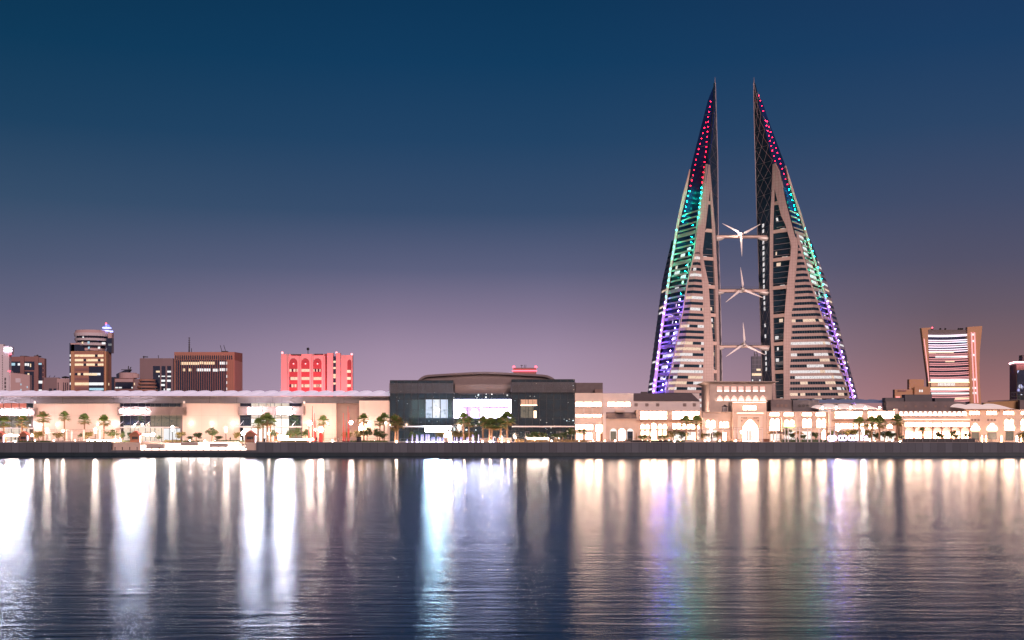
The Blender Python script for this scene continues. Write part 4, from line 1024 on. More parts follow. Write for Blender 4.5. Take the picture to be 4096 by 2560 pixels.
fb(b,'sign_box',34,1387,47,1417,D-.4,4,'far_white'); fb(b,'red_lamp',34,1416.5,45,1418.5,D-1,1,'neon_red'); fb(b,'red_lamp',32,1483,41,1485.5,D-.2,1,'neon_red')
for k in range(4): fb(b,'window',17.5,1511+k*15,24,1522+k*15,D-.2,.3,'metal_grey')
q = MB(); [q.pb(8,1420+k*7,10.5,1424+k*7,D+1.8,.3) for k in range(20)]; q.build('slit_windows','metal_grey',b)
q = MB(); p = P3(63,1562,D-8); q.tube(p, P3(63,1550,D-8), .25, n=5); q.tube(P3(58,1551,D-8), P3(68,1551,D-8), .4, n=5); q.build('aerial','metal_dark',b)
b = far('low pale pink block with a sloping roof line near the left edge', 42, 119, 860)
MB().pprism([(42,GB),(119,GB),(119,1500),(42,1490)],860,4).build('wall','far_pink',b)
fb(b,'panel',62,1513,82,1530,859.8,.3,'far_white')
for a, t_ in ((82,1534),(82,1556),(107,1545)): fb(b,'window',a,t_,a+3,t_+7,859.8,.3,'win_blue')
D = 960
b = far('brown block with large dark windows behind the pale pink one', 35, 178, D)
MB().pprism([(35,GB),(178,GB),(178,1434),(140,1426),(35,1427)],D,4).build('wall','far_brown',b)
for a, t_, c, d in ((35,1446,80,1491),(98,1446,138,1480),(98,1486,135,1565),(151,1450,168,1520),(150,1520,168,1565)): fb(b,'dark_glazing',a,t_,c,d,D-.3,.4,'glass_navy')
for a in (81,138): fb(b,'pier',a,1425,a+15,GB,D-1.2,1.1,'far_brown')
for a, t_, c, d, k_ in ((41,1452,60,1462,'win_blue'),(71,1453,80,1462,'win_white'),(99,1453,107,1463,'win_white'),(109,1453,116,1464,'win_white'),(120,1455,124,1468,'win_warm'),(152,1452,166,1459,'win_blue'),(151,1523,169,1534,'win_white'),(150,1558,167,1565,'win_white'),(110,1493,117,1500,'win_warm')): fb(b,'lit_window',a,t_,c,d,D-.5,.15,k_)
for k in range(4): fb(b,'window',170,1458+k*17,174,1470+k*17,D-.2,.3,'glass_navy')
q = MB(); q.pb(80,1423,102,1427,D+2,8); q.pb(136,1422,150,1426,D+2,8); q.tube(P3(146,1423,D+4),P3(152,1420,D+4),.5,n=5); q.build('roof_plant','roof_dark',b)
D = 940
b = far('low grey mauve block with two dark windows left of the banded tower', 175, 230, D)
fb(b,'wall',175,1510,232,GB,D,15,'far_mauve')
for a in (196,214): fb(b,'window',a,1554,a+11,1563,D-.2,.3,'glass_navy')
q = MB()
for a in (196,215): q.tube(P3(a,1510,D+3),P3(a+5,1502,D+3),.2,n=4)
q.build('aerials','metal_dark',b)
D = 900
b = far('small pink block with tall slit windows beside the banded tower', 228, 278, D)
fb(b,'wall',228,1514,280,GB,D,12,'far_pink')
for a in (231,252.5,260,267.5): fb(b,'slit_window',a,1530,a+3,1566,D-.2,.3,'glass_navy')
q = MB(); q.lathe(P3(262,1508,D+4),[(2.5,-.8),(3,0),(.3,.6)],8); q.tube(P3(262,1514,D+4),P3(262,1508,D+4),.4,n=5); q.build('roof_tank','metal_dark',b)
# banded tower with drum
D = 850
b = far('tall banded tower with warm lit floors, a round drum top and a blue light pyramid', 277, 448, D, 'banded_tower', 'skyscraper')
fb(b,'core',283,1405,425,GB,D+1.5,22,'far_tan')
g = MB(); g.poly([P3(415,GB,D+1),P3(446,GB,D+12),P3(446,1409,D+12),P3(415,1409,D+1)]); g.build('side_face','far_orange',b)
fb(b,'glass_side',278,1372,297,GB,D+3,18,'glass_navy'); fb(b,'left_shoulder',282,1372,330,1378,D+2.4,16,'far_pink'); fb(b,'shoulder_glass',284,1378,352,1405,D+3,14,'glass_navy')
fb(b,'front_face',297,1407,415,GB,D,1.6,'far_orange')
ys = [1418,1436,1454,1473,1492,1511,1530,1549]
pl = [.7,.75,.9,0,.9,0,1,0]
for i, y_ in enumerate(ys):
    q = MB()
    for k in range(10):
        a = 299+k*11.5
        if 351 <= a+5 <= 415 and i >= 3: m = 3 if (i in (4,6) and a < 392) or i == 6 else 0
        else: m = 1 if rn.random() < pl[i] else (2 if i in (3,5,7) else 0)
        q.pb(a, y_, a+11, y_+ (9 if i != 6 else 11), D-.3, .25, m)
    q.build('window', ['glass_navy','win_warm','far_brown','win_white'], b)
    q = MB()
    for k in range(4):
        f0, f1 = k/4+.03, (k+1)/4-.03; A_, B_ = P3(416,0,D+.9), P3(445,0,D+11.8); m = 1 if rn.random() < pl[i] else 2
        p, r = A_.lerp(B_,f0), A_.lerp(B_,f1); q.poly([(p.x,p.y,Z(y_+10,D)),(r.x,r.y,Z(y_+10,D)),(r.x,r.y,Z(y_,D)),(p.x,p.y,Z(y_,D))], m)
    q.build('side_window', ['glass_navy','win_warm','far_brown'], b)
    q = MB(); q.pb(279, y_, 296.5, y_+9, D+2.8, .15, 1 if pl[i] > .6 else 0); q.build('corner_window', ['glass_navy','win_white'], b)
fb(b,'dark_panel',355,1466,415,GB,D-.28,.2,'glass_navy')
for y_, k_ in ((1493,'win_warm'),(1530,'win_white'),(1552,'win_blue')): fb(b,'panel_window',357,y_,(388 if y_<1500 else 414),y_+9,D-.45,.12,k_)
c = P3(367,1400,D+12)
def drum(nm, y0, y1, r0, r1, key):
    c_ = P3(367,y1,D+12); h = Z(y0,D+12)-c_.z; MB().lathe(c_, [(r1,0),(r0,h)], 32).build(nm, key, b, smooth=False)
for nm, y0, y1, r0, r1, key in (('drum_base',1394,1405,9.2,9.2,'far_pink'),('drum_glass',1384,1394,9.8,9.5,'glass_navy'),('drum_band',1374,1384,11.2,10.4,'far_white'),('drum_glass',1365,1374,10.9,10.4,'glass_navy'),('drum_band',1356,1365,11.7,11.2,'far_white'),('drum_glass',1347,1356,11.3,10.9,'glass_navy'),('drum_band',1335,1347,12.0,11.6,'far_white'),('drum_crown',1323,1335,10.8,11.6,'far_pink')):
    drum(nm, y0, y1, r0, r1, key)
for a, t_, w_, k_ in ((330,1346,5,'win_white'),(327,1367,5,'win_warm'),(350,1366,8,'win_blue'),(407,1369,14,'win_white'),(352,1387,6,'win_blue'),(392,1387,8,'win_white')): fb(b,'lit_window',a,t_,a+w_,t_+8,D+1.0,.3,k_)
fb(b,'glass_slab',425,1352,447,1412,D+8,14,'glass_navy'); fb(b,'slab_top',432,1330,447,1352,D+8,14,'far_pink')
emit('neon_blue', (0.16,0.2,1.0), 1.6); emit('neon_lilac', (0.35,0.38,1.0), 2.4)
for a, c_, y_, h_ in ((398,432,1325,5),(409,437,1313,5),(414,434,1309,3),(420,429,1302,4)): fb(b,'light_tier',a,y_-h_,c_,y_,D+9,6,'neon_lilac' if h_ == 5 else 'neon_blue')
MB().tube(P3(424.5,1306,D+12), P3(424.5,1294,D+12), .5, .2, 6).build('spire','neon_lilac',b); MB().ball(P3(424.5,1294,D+12),.6).build('beacon','neon_red',b)
for px in (443,449): MB().ball(P3(px,1326,D+9),.7).build('roof_lamp','neon_lilac',b)
D = 980
b = far('dark low block with a round pink penthouse and roof aerials', 443, 608, D)
fb(b,'wall',458,1514,535,GB,D,16,'far_brown'); fb(b,'left_glass',443,1508,457.5,GB,D+1,10,'glass_navy'); fb(b,'parapet',460,1516,532,1528,D-1,.9,'far_pink')
fb(b,'glazing',461,1530,532,1555,D-.3,.2,'glass_navy')
for a, c_ in ((461,472),(475,487),(526,531)): fb(b,'lit_window',a,1548,c_,1553,D-.5,.15,'win_white')
fb(b,'lit_window',536,1531,539,1541,D-.3,.2,'win_warm'); fb(b,'right_part',535.5,1516,568,GB,D+1,14,'far_mauve')
MB().lathe(P3(512,1514,D+9),[(7,0),(7,4.3),(6.5,4.6)],24).build('penthouse','far_pink',b)
MB().lathe(P3(540,1512,D+8),[(3.4,0),(3.4,3.4)],16).build('round_tank','far_pink',b)
MB().pprism([(465,1514),(492,1514),(520,1480),(500,1480),(465,1496)],D+14,5).build('glass_wedge','glass_navy',b)
q = MB(); q.tube(P3(485,1479,D+12),P3(528,1479,D+12),.35,n=4); q.tube(P3(513,1480,D+12),P3(514,1464,D+12),.4,n=4); q.tube(P3(518,1480,D+12),P3(524,1468,D+12),.4,n=4); q.build('aerials','metal_dark',b)
b = far('small block with curved stacked balconies left of the grey mauve block', 568, 608, 975)
for k in range(4): MB().lathe(P3(588,1565-k*13.5,985),[(8.5-k*.6,0),(8.5-k*.6,1.4)],20).build('balcony','far_orange',b)
MB().lathe((P3(588,1500,986).x,986,GZ),[(6.6,0),(6.6,Z(1517,986)-GZ)],16).build('core','glass_navy',b)
D = 1000
b = far('grey mauve block with three dark glass strips', 557, 694, D)
fb(b,'wall',559,1433,692,GB,D,22,'far_mauve')
for a, c_ in ((612,640),(646,662),(669,684)): fb(b,'glass_strip',a,1464,c_,GB,D-.3,.25,'glass_navy')
for r in ((624,1483,639,1490,'win_warm'),(669,1483,684,1490,'win_white'),(634,1502,638,1508,'win_white'),(646,1503,660,1507,'win_white'),(669,1503,684,1508,'win_white'),(645,1519,660,1527,'win_white'),(668,1519,683,1527,'win_white'),(644,1536,659,1544,'win_white'),(655,1554,659,1562,'win_white'),(667,1554,682,1562,'win_white'),(611,1552,622,1557,'win_blue')): fb(b,'lit_window',*r[:4],D-.5,.15,r[4])
q = MB(); q.tube(P3(575,1433,D+5),P3(575,1424,D+5),.5,n=5); q.tube(P3(572,1427,D+5),P3(592,1428,D+5),.4,n=5); q.tube(P3(634,1433,D+5),P3(633,1421,D+5),.3,n=4); q.build('roof_crane','metal_dark',b)
# brown block with arcaded crown
D = 850
b = far('brown block with an arcaded crown and thin vertical ribs over dark glass', 697, 968, D, 'brown_office_block')
g = MB(); g.poly([P3(697,GB,D),P3(938,GB,D),P3(938,1408,D),P3(697,1408,D)]); g.poly([P3(938,GB,D),P3(970,GB,D+30),P3(970,1413,D+30),P3(938,1408,D)]); g.poly([P3(697,1408,D),P3(938,1408,D),P3(970,1413,D+30),P3(710,1414,D+30)]); g.poly([P3(697,GB,D),P3(697,1408,D),P3(710,1414,D+30),P3(710,GB,D+30)]); g.build('wall','far_orange',b)
fb(b,'glazing',703,1440,907,GB,D-.3,.25,'glass_navy')
q = MB()
for k in range(27): q.prism(arch_pts(X(701+k*8.6,D),X(706+k*8.6,D),Z(1438,D),Z(1425,D),Z(1420,D),3,True), D-.2, D)
q.build('crown_arches','glass_dark',b)
q = MB()
for k in range(27): q.pb(699+k*8.9,1438.5,700.6+k*8.9,GB,D-.9,.5)
q.build('ribs','far_orange',b)
q = MB(); A_, B_ = P3(938,0,D), P3(970,0,D+30)
for k in range(12):
    p = A_.lerp(B_, (k+.5)/12); q.tube((p.x-.05,p.y-.3,GZ),(p.x-.05,p.y-.3,Z(1440,D)),.18,n=4)
q.build('side_ribs','far_pink',b)
for a, c_, y_, k_ in ((724,752,1448,'win_warm'),(755,796,1448,'win_warm'),(797,812,1446,'win_warm'),(814,858,1447,'win_warm'),(877,900,1447,'win_white'),(904,908,1447,'win_white'),(732,740,1474,'win_warm'),(755,765,1474,'win_warm'),(787,812,1474,'win_white'),(814,842,1474,'win_white'),(850,872,1475,'win_white'),(877,900,1473,'win_white'),(904,908,1473,'win_white'),(904,908,1500,'win_white'),(904,908,1525,'win_white'),(904,908,1550,'win_white')): fb(b,'lit_window',a,y_,c_,y_+11,D-.5,.15,k_)
q = MB(); m_ = P3(757,1409,D+10); q.tube(m_, P3(757,1349,D+10), .55, .2, 5); q.tube(P3(766,1409,D+10),P3(766,1393,D+10),.25,n=4)
for k in range(5): q.tube(P3(753,1352+k*9,D+10),P3(761,1352+k*9,D+10),.2,n=4)
q.build('mast','metal_dark',b)
q = MB(); q.pb(885,1404,907,1408,D+8,5); q.tube(P3(887,1404,D+9),P3(881,1381,D+9),.22,n=4); q.tube(P3(902,1404,D+9),P3(895,1381,D+9),.22,n=4); q.build('window_cradle','metal_dark',b)
# red floodlit block
D = 820
b = far('wide block floodlit bright red with three tall arches', 1124, 1410, D, 'red_lit_block')
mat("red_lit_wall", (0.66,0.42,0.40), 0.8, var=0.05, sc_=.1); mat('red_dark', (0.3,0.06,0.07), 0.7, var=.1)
room('win_rose', (0.75,0.3,0.24), (1.0,0.7,0.5), 1.3, 0.6, 0.2, .5, 1.4)
fb(b,'wall',1124,1416,1298,GB,D,20,'red_lit_wall'); fb(b,'stair_tower',1308,1412,1332,GB,D-1.5,20,'red_lit_wall'); fb(b,'stair_tower',1344,1412,1361,GB,D-1.5,20,'red_lit_wall')
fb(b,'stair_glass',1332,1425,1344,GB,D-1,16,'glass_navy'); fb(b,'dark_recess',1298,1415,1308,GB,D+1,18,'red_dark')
MB().pprism([(1361,GB),(1410,GB),(1410,1420),(1361,1420)],D+2,4).build('right_wing','red_lit_wall',b)
for k in range(3):
    a = 1158+k*48
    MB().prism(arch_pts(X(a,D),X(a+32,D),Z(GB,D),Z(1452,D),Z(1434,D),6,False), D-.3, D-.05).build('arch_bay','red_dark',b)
    for i, y_ in enumerate((1476,1508,1537)):
        q = MB()
        for j in range(8): q.pb(a+j*4+.4,y_,a+j*4+3.4,y_+(12 if i else 11),D-.5,.15, 1 if rn.random() < (.35,.95,.6)[i] + (k==1)*.3 else 0)
        q.build('window',['glass_navy','win_rose'],b)
    MB().ball(P3(a+16,1455,D-1),.5).build('arch_lamp','neon_pink',b)
for k in range(4): fb(b,'pilaster',1152+k*48-.0,1424,1156+k*48,GB,D-1.2,1.0,'red_lit_wall')
for y_ in (1443,1468,1496,1505,1530): fb(b,'stair_window',1333,y_,1343,y_+8,D-1.2,.15,'win_warm')
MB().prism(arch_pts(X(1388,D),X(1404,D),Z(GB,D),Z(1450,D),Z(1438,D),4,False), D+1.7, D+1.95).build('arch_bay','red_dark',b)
for y_ in (1480,1508,1537): fb(b,'window',1388,y_,1403,y_+11,D+1.4,.2,'win_rose')
for px in (1129,1346,1407): MB().ball(P3(px,1411 if px!=1407 else 1417,D+1),.8).build('beacon','neon_pink',b)
q = MB(); q.tube(P3(1232,1416,D+8),P3(1232,1397,D+8),.3,n=4); q.ball(P3(1232,1396,D+8),1.0); q.pb(1164,1417,1205,1421,D-.9,3); q.pb(1256,1415,1292,1419,D-.9,3); q.build('roof_plant','metal_dark',b)
def redflood(px, py, aim, pw):
    loc = P3(px, py, D-26); loc.z = 22
    f_ = thing('floodlight', 'red floodlight on the mall roof %s' % aim, 'floodlight', loc, 'red floodlights'); MB().box(loc.x-.5,loc.x+.5,loc.y-.3,loc.y+.3,21.6,22.4).build('housing','metal_dark',f_)
    dd = Vector((X(px,D), D, 40))-loc-Vector((0,.8,.8)); lamp(f_, loc+Vector((0,.8,.8)), pw, (1,.13,.17), .5, 'SPOT', dd.to_track_quat('-Z','Y').to_euler(), spot_size=R(120), spot_blend=.8)
redflood(1190, 1560, 'below the left arch of the red block', 85000); redflood(1340, 1560, 'below the stair tower of the red block', 85000)
# small glass building between the towers
D = 1000
b = far('small glass office block seen between the twin towers', 3008, 3048, D)
fb(b,'wall',3008,1425,3052,GB,D,15,'far_glass') if 'far_glass' in M else (panel('far_glass',(0.09,0.09,0.12),3.2,3.6,2.2,.1,.3,.25), fb(b,'wall',3008,1425,3052,GB,D,15,'far_glass'))
wrow(b,3026,3047,1475,1483,D,.8,('far_glass','win_warm','win_warm'),5,rn); wrow(b,3008,3047,1493,1503,D,.95,('far_glass','win_warm','win_warm'),8,rn); wrow(b,3008,3047,1518,1524,D,.3,('far_glass','win_white','win_warm'),8,rn)
q = MB(); q.tube(P3(3019,1425,D+3),P3(3017,1408,D+3),.4,n=4); q.tube(P3(3030,1425,D+3),P3(3027,1405,D+3),.4,n=4); q.tube(P3(3016,1420,D+3),P3(3031,1420,D+3),.4,n=4); q.build('roof_crane','metal_dark',b)
# flared hotel
D = 900
b = far('flared hotel with rows of pink and white neon lines between two curving fins', 3688, 3928, D, 'flared_hotel', 'hotel')
MB().pprism([(3722,GB),(3738,GB),(3716,1500),(3712,1320),(3725,1315),(3724,1310),(3686,1312),(3690,1345),(3700,1430),(3712,1520),(3718,1600)][::-1],D-1,4).build('left_fin','far_tan',b)
MB().pprism([(3870,1308),(3929,1304),(3927,1330),(3920,1400),(3918,1460),(3919,1520),(3924,1600),(3926,GB),(3884,GB),(3878,1450),(3870,1330)],D-2,4).build('right_fin','far_tan',b)
fb(b,'body',3713,1321,3882,GB,D+.5,18,'glass_navy'); fb(b,'parapet',3712,1319,3868,1339,D-.2,.6,'roof_slate')
emit('neon_line_w', (0.95,0.85,1.0), 1.8); emit('neon_line_p', (0.95,0.45,0.46), 0.75)
ly = [(1341,1346),(1361,1369),(1379,1388),(1397,1406),(1416,1424),(1434,1443),(1453,1461),(1473,1480),(1491,1498),(1509,1515),(1563,1566),(1580,1590),(1600,1607)]
for i, (y0, y1) in enumerate(ly):
    xa, xb_ = 3712+i*.9, 3868+i*1.0
    for y_ in (y0, y1):
        q = MB(); n = 8
        for k in range(n):
            u0, u1 = k/n, (k+1)/n; s0, s1 = -3.5*u0+2*math.sin(u0*math.pi), -3.5*u1+2*math.sin(u1*math.pi)
            q.poly([P3(xa+(xb_-xa)*u0,y_+s0+1.0,D-.9),P3(xa+(xb_-xa)*u1,y_+s1+1.0,D-.9),P3(xa+(xb_-xa)*u1,y_+s1-1.0,D-.9),P3(xa+(xb_-xa)*u0,y_+s0-1.0,D-.9)])
            q.poly([P3(xa+(xb_-xa)*u0,y_+s0-1.0,D-.9),P3(xa+(xb_-xa)*u1,y_+s1-1.0,D-.9),P3(xa+(xb_-xa)*u1,y_+s1-1.0,D+.3),P3(xa+(xb_-xa)*u0,y_+s0-1.0,D+.3)])
        q.build('neon_line','neon_line_w' if i < 4 else 'neon_line_p',b)
    fb(b,'floor_slab',xa,y0+1,xb_,y1-1,D-.3,.5,'far_mauve')
for a, t_, c_, d_, k_ in ((3800,1361,3866,1370,'win_blue'),(3716,1403,3744,1413,'win_warm'),(3745,1403,3815,1412,'win_warm'),(3742,1420,3870,1430,'win_white'),(3782,1440,3818,1448,'win_warm'),(3723,1516,3878,1527,'win_white'),(3724,1532,3878,1546,'shop_orange'),(3752,1532,3820,1543,'win_white'),(3724,1551,3878,1561,'win_white'),(3726,1570,3880,1577,'win_white'),(3820,1590,3880,1598,'win_warm')): fb(b,'lit_window',a,t_,c_,d_,D-.05,.2,k_)
emit('gold_line', (1.0,0.82,0.4), 2.6)
for y_ in (1529,1552): fb(b,'gold_band',3714,y_-1.2,3880,y_+1.2,D-1.2,.4,'gold_line')
for a0, a1 in ((3884,3897),(3896,3910)): 
    q = MB(); q.tube(P3(a0+2,1330,D-2.6),P3(a0+6,1440,D-2.6),.55,n=5); q.tube(P3(a0+6,1440,D-2.6),P3(a0+15,1612,D-2.6),.55,n=5); q.build('fin_neon','neon_line_p',b)
for y_ in (1338,1364,1420,1518,1552,1572): fb(b,'fin_window',3884+(y_-1330)*.03,y_-4,3900+(y_-1330)*.035,y_+4,D-2.3,.2,'win_white')
q = MB(); q.tube(P3(3696,1355,D-1.3),P3(3708,1450,D-1.3),.35,n=4); q.tube(P3(3708,1450,D-1.3),P3(3716,1530,D-1.3),.35,n=4); q.build('fin_neon','neon_line_p',b)
q = MB(); [q.tube(P3(a,1319,D+5),P3(a+2,1313,D+5),.7,n=5) for a in (3728,3833,3841,3848,3760,3780)]; q.build('roof_plant','metal_dark',b); MB().ball(P3(3729,1311,D),.6).build('beacon','neon_red',b)
b = far('stepped tan blocks with a cube on top left of the flared hotel', 3578, 3722, 860, 'tan_blocks')
fb(b,'low_wing',3579,1558,3662,GB,860,12,'far_tan'); fb(b,'cube',3637,1517,3696,1562,862,10,'far_tan'); fb(b,'front_wing',3658,1547,3722,GB,858,1.9,'far_tan')
for a in (3677,3686): fb(b,'window',a,1559,a+5,1568,857.8,.15,'win_white')
fb(b,'pink_strip',3584,1587,3600,1589,859.6,.3,'neon_pink'); fb(b,'plant',3592,1560,3625,1566,859.5,.4,'far_brown')
D = 620
b = far('dark glass tower with a neon rim and scaffolding at the right edge', 4037, 4096, D, 'neon_rimmed_tower', 'tower')
MB().pb(4066,1458,4200,GB,D,8.6).build('wall','far_brown',b); fb(b,'glazing',4068,1480,4200,GB,D-.3,.25,'glass_box')
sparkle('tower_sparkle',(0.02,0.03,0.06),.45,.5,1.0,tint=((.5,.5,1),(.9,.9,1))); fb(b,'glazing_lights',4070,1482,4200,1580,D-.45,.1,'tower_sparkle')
emit('neon_rim', (1.0,0.45,0.5), 9)
q = MB(); q.tube(P3(4037,1455,D-1.5),P3(4058,1449,D-1.5),.35,n=6); q.tube(P3(4058,1449,D-1.5),P3(4200,1448,D-1.5),.35,n=6); q.build('neon_rim','neon_rim',b)
fb(b,'rooftop',4090,1420,4200,1447,D+4,8,'roof_dark')
q = MB()
for px in (4044,4056,4069,4082,4095,4108): q.tube(P3(px,1568 if px < 4060 else 1535,D-1.5),P3(px,1606,D-1.5),.12,n=4)
for y_ in (1537,1553,1570,1585): q.tube(P3(4044 if y_ > 1560 else 4062,y_,D-1.5),P3(4140,y_,D-1.5),.12,n=4)
q.build('scaffold','metal_dark',b)
# ================================================================= palms, trees, lamps, people and furniture on the promenade
rp = random.Random(11)
def leafmass(mb, c, rx, ry, rz, n, s, rnd, m=0, clumps=9):
    cs = []
    for _ in range(clumps):
        u = Vector((rnd.gauss(0,1), rnd.gauss(0,1), rnd.gauss(0,.8))); u.normalize(); r = rnd.uniform(.25,.8); cs.append((u.x*rx*r, u.y*ry*r, u.z*rz*r, rnd.uniform(.28,.5)))
    for _ in range(n):
        q = rnd.choice(cs); u = Vector((rnd.gauss(0,1), rnd.gauss(0,1), rnd.gauss(0,1))); u.normalize(); r = rnd.random()**.4*q[3]
        p = Vector(c)+Vector((q[0]+u.x*rx*r, q[1]+u.y*ry*r, q[2]+u.z*rz*r))
        a = Vector((rnd.uniform(-1,1), rnd.uniform(-1,1), rnd.uniform(-.6,1))).normalized(); b = a.orthogonal().normalized(); l = s*rnd.uniform(.6,1.4)
        mb.poly([p-a*l, p+b*l*.4, p+a*l, p-b*l*.4], m)
def tree_proto(key, h, r, rz, trunk_h, n, seed):
    rnd = random.Random(seed); t = bpy.data.objects.new('tree', None); COL.objects.link(t)
    g = MB(); g.tube((0,0,0),(0.05,0,trunk_h),.11,.07,6)
    for _ in range(6):
        a = rnd.uniform(0,6.28); g.tube((0.05,0,trunk_h),(r*.6*math.cos(a), r*.6*math.sin(a), h-rz*.6),.05,.02,4)
    g.build('trunk','trunk',t)
    g = MB(); leafmass(g, (0,0,h-rz), r, r*.9, rz, n, .17, rnd, 0, 12); g.build('crown', key, t); return t
def palm_proto(seed, h, dry):
    rnd = random.Random(seed); t = bpy.data.objects.new('palm_tree', None); COL.objects.link(t)
    g = MB(); pr = [(.32,0),(.24,.4)] + [(.19+.02*(k%2), .4+(h-1.2)*k/10) for k in range(1,11)] + [(.28,h-.5),(.16,h)]
    g.lathe((0,0,0), pr, 9); g.build('trunk','trunk',t)
    g = MB()
    for k in range(42):
        az = k*2.399+rnd.uniform(-.2,.2); el = R(88-k*2.9+rnd.uniform(-8,8)); L = rnd.uniform(1.0,1.35)
        d = Vector((math.cos(az)*math.cos(el), math.sin(az)*math.cos(el), math.sin(el))); o_ = Vector((0,0,h-.1))
        c = o_+d*L*.85 + Vector((0,0,-.12*(1-math.sin(el)))); g.tube(o_, c, .025, .015, 3, cap=False)
        side = d.cross(Vector((0,0,1))); side = side.normalized() if side.length > .1 else Vector((1,0,0)); up = side.cross(d)
        m = 1 if (k > 36 or rnd.random() < dry) else 0
        for j in range(9):
            a = R(-78+j*19.5); v = (d*math.cos(a)+side*math.sin(a)+up*.12).normalized(); l2 = L*rnd.uniform(.75,1.05)*(1-.25*abs(j-4)/4)
            tip = c+v*l2+Vector((0,0,-.28*l2)); w_ = v.cross(up).normalized()*.10; mid_ = c+v*l2*.55
            g.poly([c, mid_+w_, tip, mid_-w_], m)
    g.build('crown',['palm_leaf','palm_dry'],t); return t
PP = [palm_proto(1, 6.6, .1), palm_proto(2, 6.6, .25), palm_proto(3, 6.6, .6)]
used = set()
def place(proto, loc, sc_, rz, label, cat, group):
    if id(proto) in used: o_ = copy_tree(proto)
    else: o_ = proto; used.add(id(proto))
    o_.location = loc; o_.scale = (sc_ if isinstance(sc_, tuple) else (sc_,)*3); o_.rotation_euler = (0,0,rz); return tag(o_, label, cat, group)
palms = [(15,1690,428,1,1,'fan palm at the left edge before the red lit glass'),(88,1688,428,1.05,2,'pale dry looking fan palm before the leftmost glazed bay'),
 (173,1672,430,1,1,'leftmost of the four fan palms before the first cream wall'),(258,1668,434,.85,0,'second of the four fan palms before the first cream wall'),
 (338,1680,432,.92,0,'third of the four fan palms before the first cream wall'),(416,1686,430,.95,0,'rightmost of the four fan palms before the first cream wall'),
 (1032,1698,424,.9,0,'left palm of the clump under the right louvre band'),(1052,1686,426,.95,1,'second palm of the clump under the right louvre band'),(1070,1682,424,1.05,0,'third palm of the clump under the right louvre band'),(1082,1690,427,.9,0,'right palm of the clump under the right louvre band'),
 (1294,1686,434,.9,1,'lone fan palm before the cream wall by the red poles'),(1455,1679,428,.9,0,'fan palm among round trees left of the glass building'),(1519,1689,430,.8,0,'smaller of two fan palms at the corner of the glass building'),(1537,1676,431,.9,0,'taller of two fan palms at the corner of the glass building'),
 (1581,1690,413,1.3,2,'left palm of the pale pair before the left glass wing'),(1591,1696,414,1.2,2,'right palm of the pale pair before the left glass wing'),
 (1854,1680,420,1.15,0,'tall fan palm in a golden shrub bed before the bright hall window'),(1876,1692,424,.9,0,'shorter palm just right of the tall one before the bright hall window'),
 (1932,1690,420,1.1,1,'fan palm in a planter before the right part of the hall window'),(1958,1700,413,1.2,1,'left of two slim palms standing at the quay edge'),(1967,1698,414,1.1,0,'right of two slim palms standing at the quay edge'),
 (2003,1698,413,1.2,1,'fan palm at the quay edge left of the square planter'),(2028,1678,420,1.35,0,'largest fan palm, in a square planter before the right glass wing'),
 (2745,1688,424,1.1,1,'left palm of the pair before the rows of bright windows'),(2786,1686,426,1.1,0,'right palm of the pair before the rows of bright windows'),
 (3438,1692,424,1.15,0,'leftmost tall palm behind the ring sign'),(3487,1690,424,1.1,1,'second tall palm right of the ring sign'),(3518,1693,422,1.25,0,'broad third palm right of the ring sign'),(3589,1685,424,1.15,0,'lone tall palm left of the columned arcade'),
 (2320,1728,430,.5,1,'small stubby palm before the pale block, left of two'),(2336,1728,430,.5,1,'small stubby palm before the pale block, right of two'),(3688,1724,436,.55,0,'small palm before the columned arcade')]
PH = 6.6
for px, py, D, s, v, lab in palms:
    hh_ = Z(py,D)-GZ; s = s*.86 if s > 1.05 else s; o_ = place(PP[v], (X(px,D),D,GZ), (s*1.5,s*1.5,hh_/PH), rp.uniform(0,6), lab, 'palm', 'fan palms along the promenade')
    # keep the crown round while the trunk is stretched to its height
for o_ in [q for q in bpy.data.objects if q.name.startswith('palm_tree')]:
    for ch in o_.children if hasattr(o_,'children') else []: 
        if ch.name.startswith('crown'):
            f = o_.scale.x/o_.scale.z; ch.scale = (1,1,f); ch.location.z = PH*(1-f)
TP = [tree_proto('leaf', 3.3, 1.5, 1.15, 1.4, 620, 21), tree_proto('leaf', 3.3, 1.7, 1.0, 1.5, 620, 22), tree_proto('leaf_dark', 3.0, 1.5, 1.1, 1.2, 700, 23), tree_proto('leaf_gold', 3.1, 1.5, 1.1, 1.2, 620, 24)]
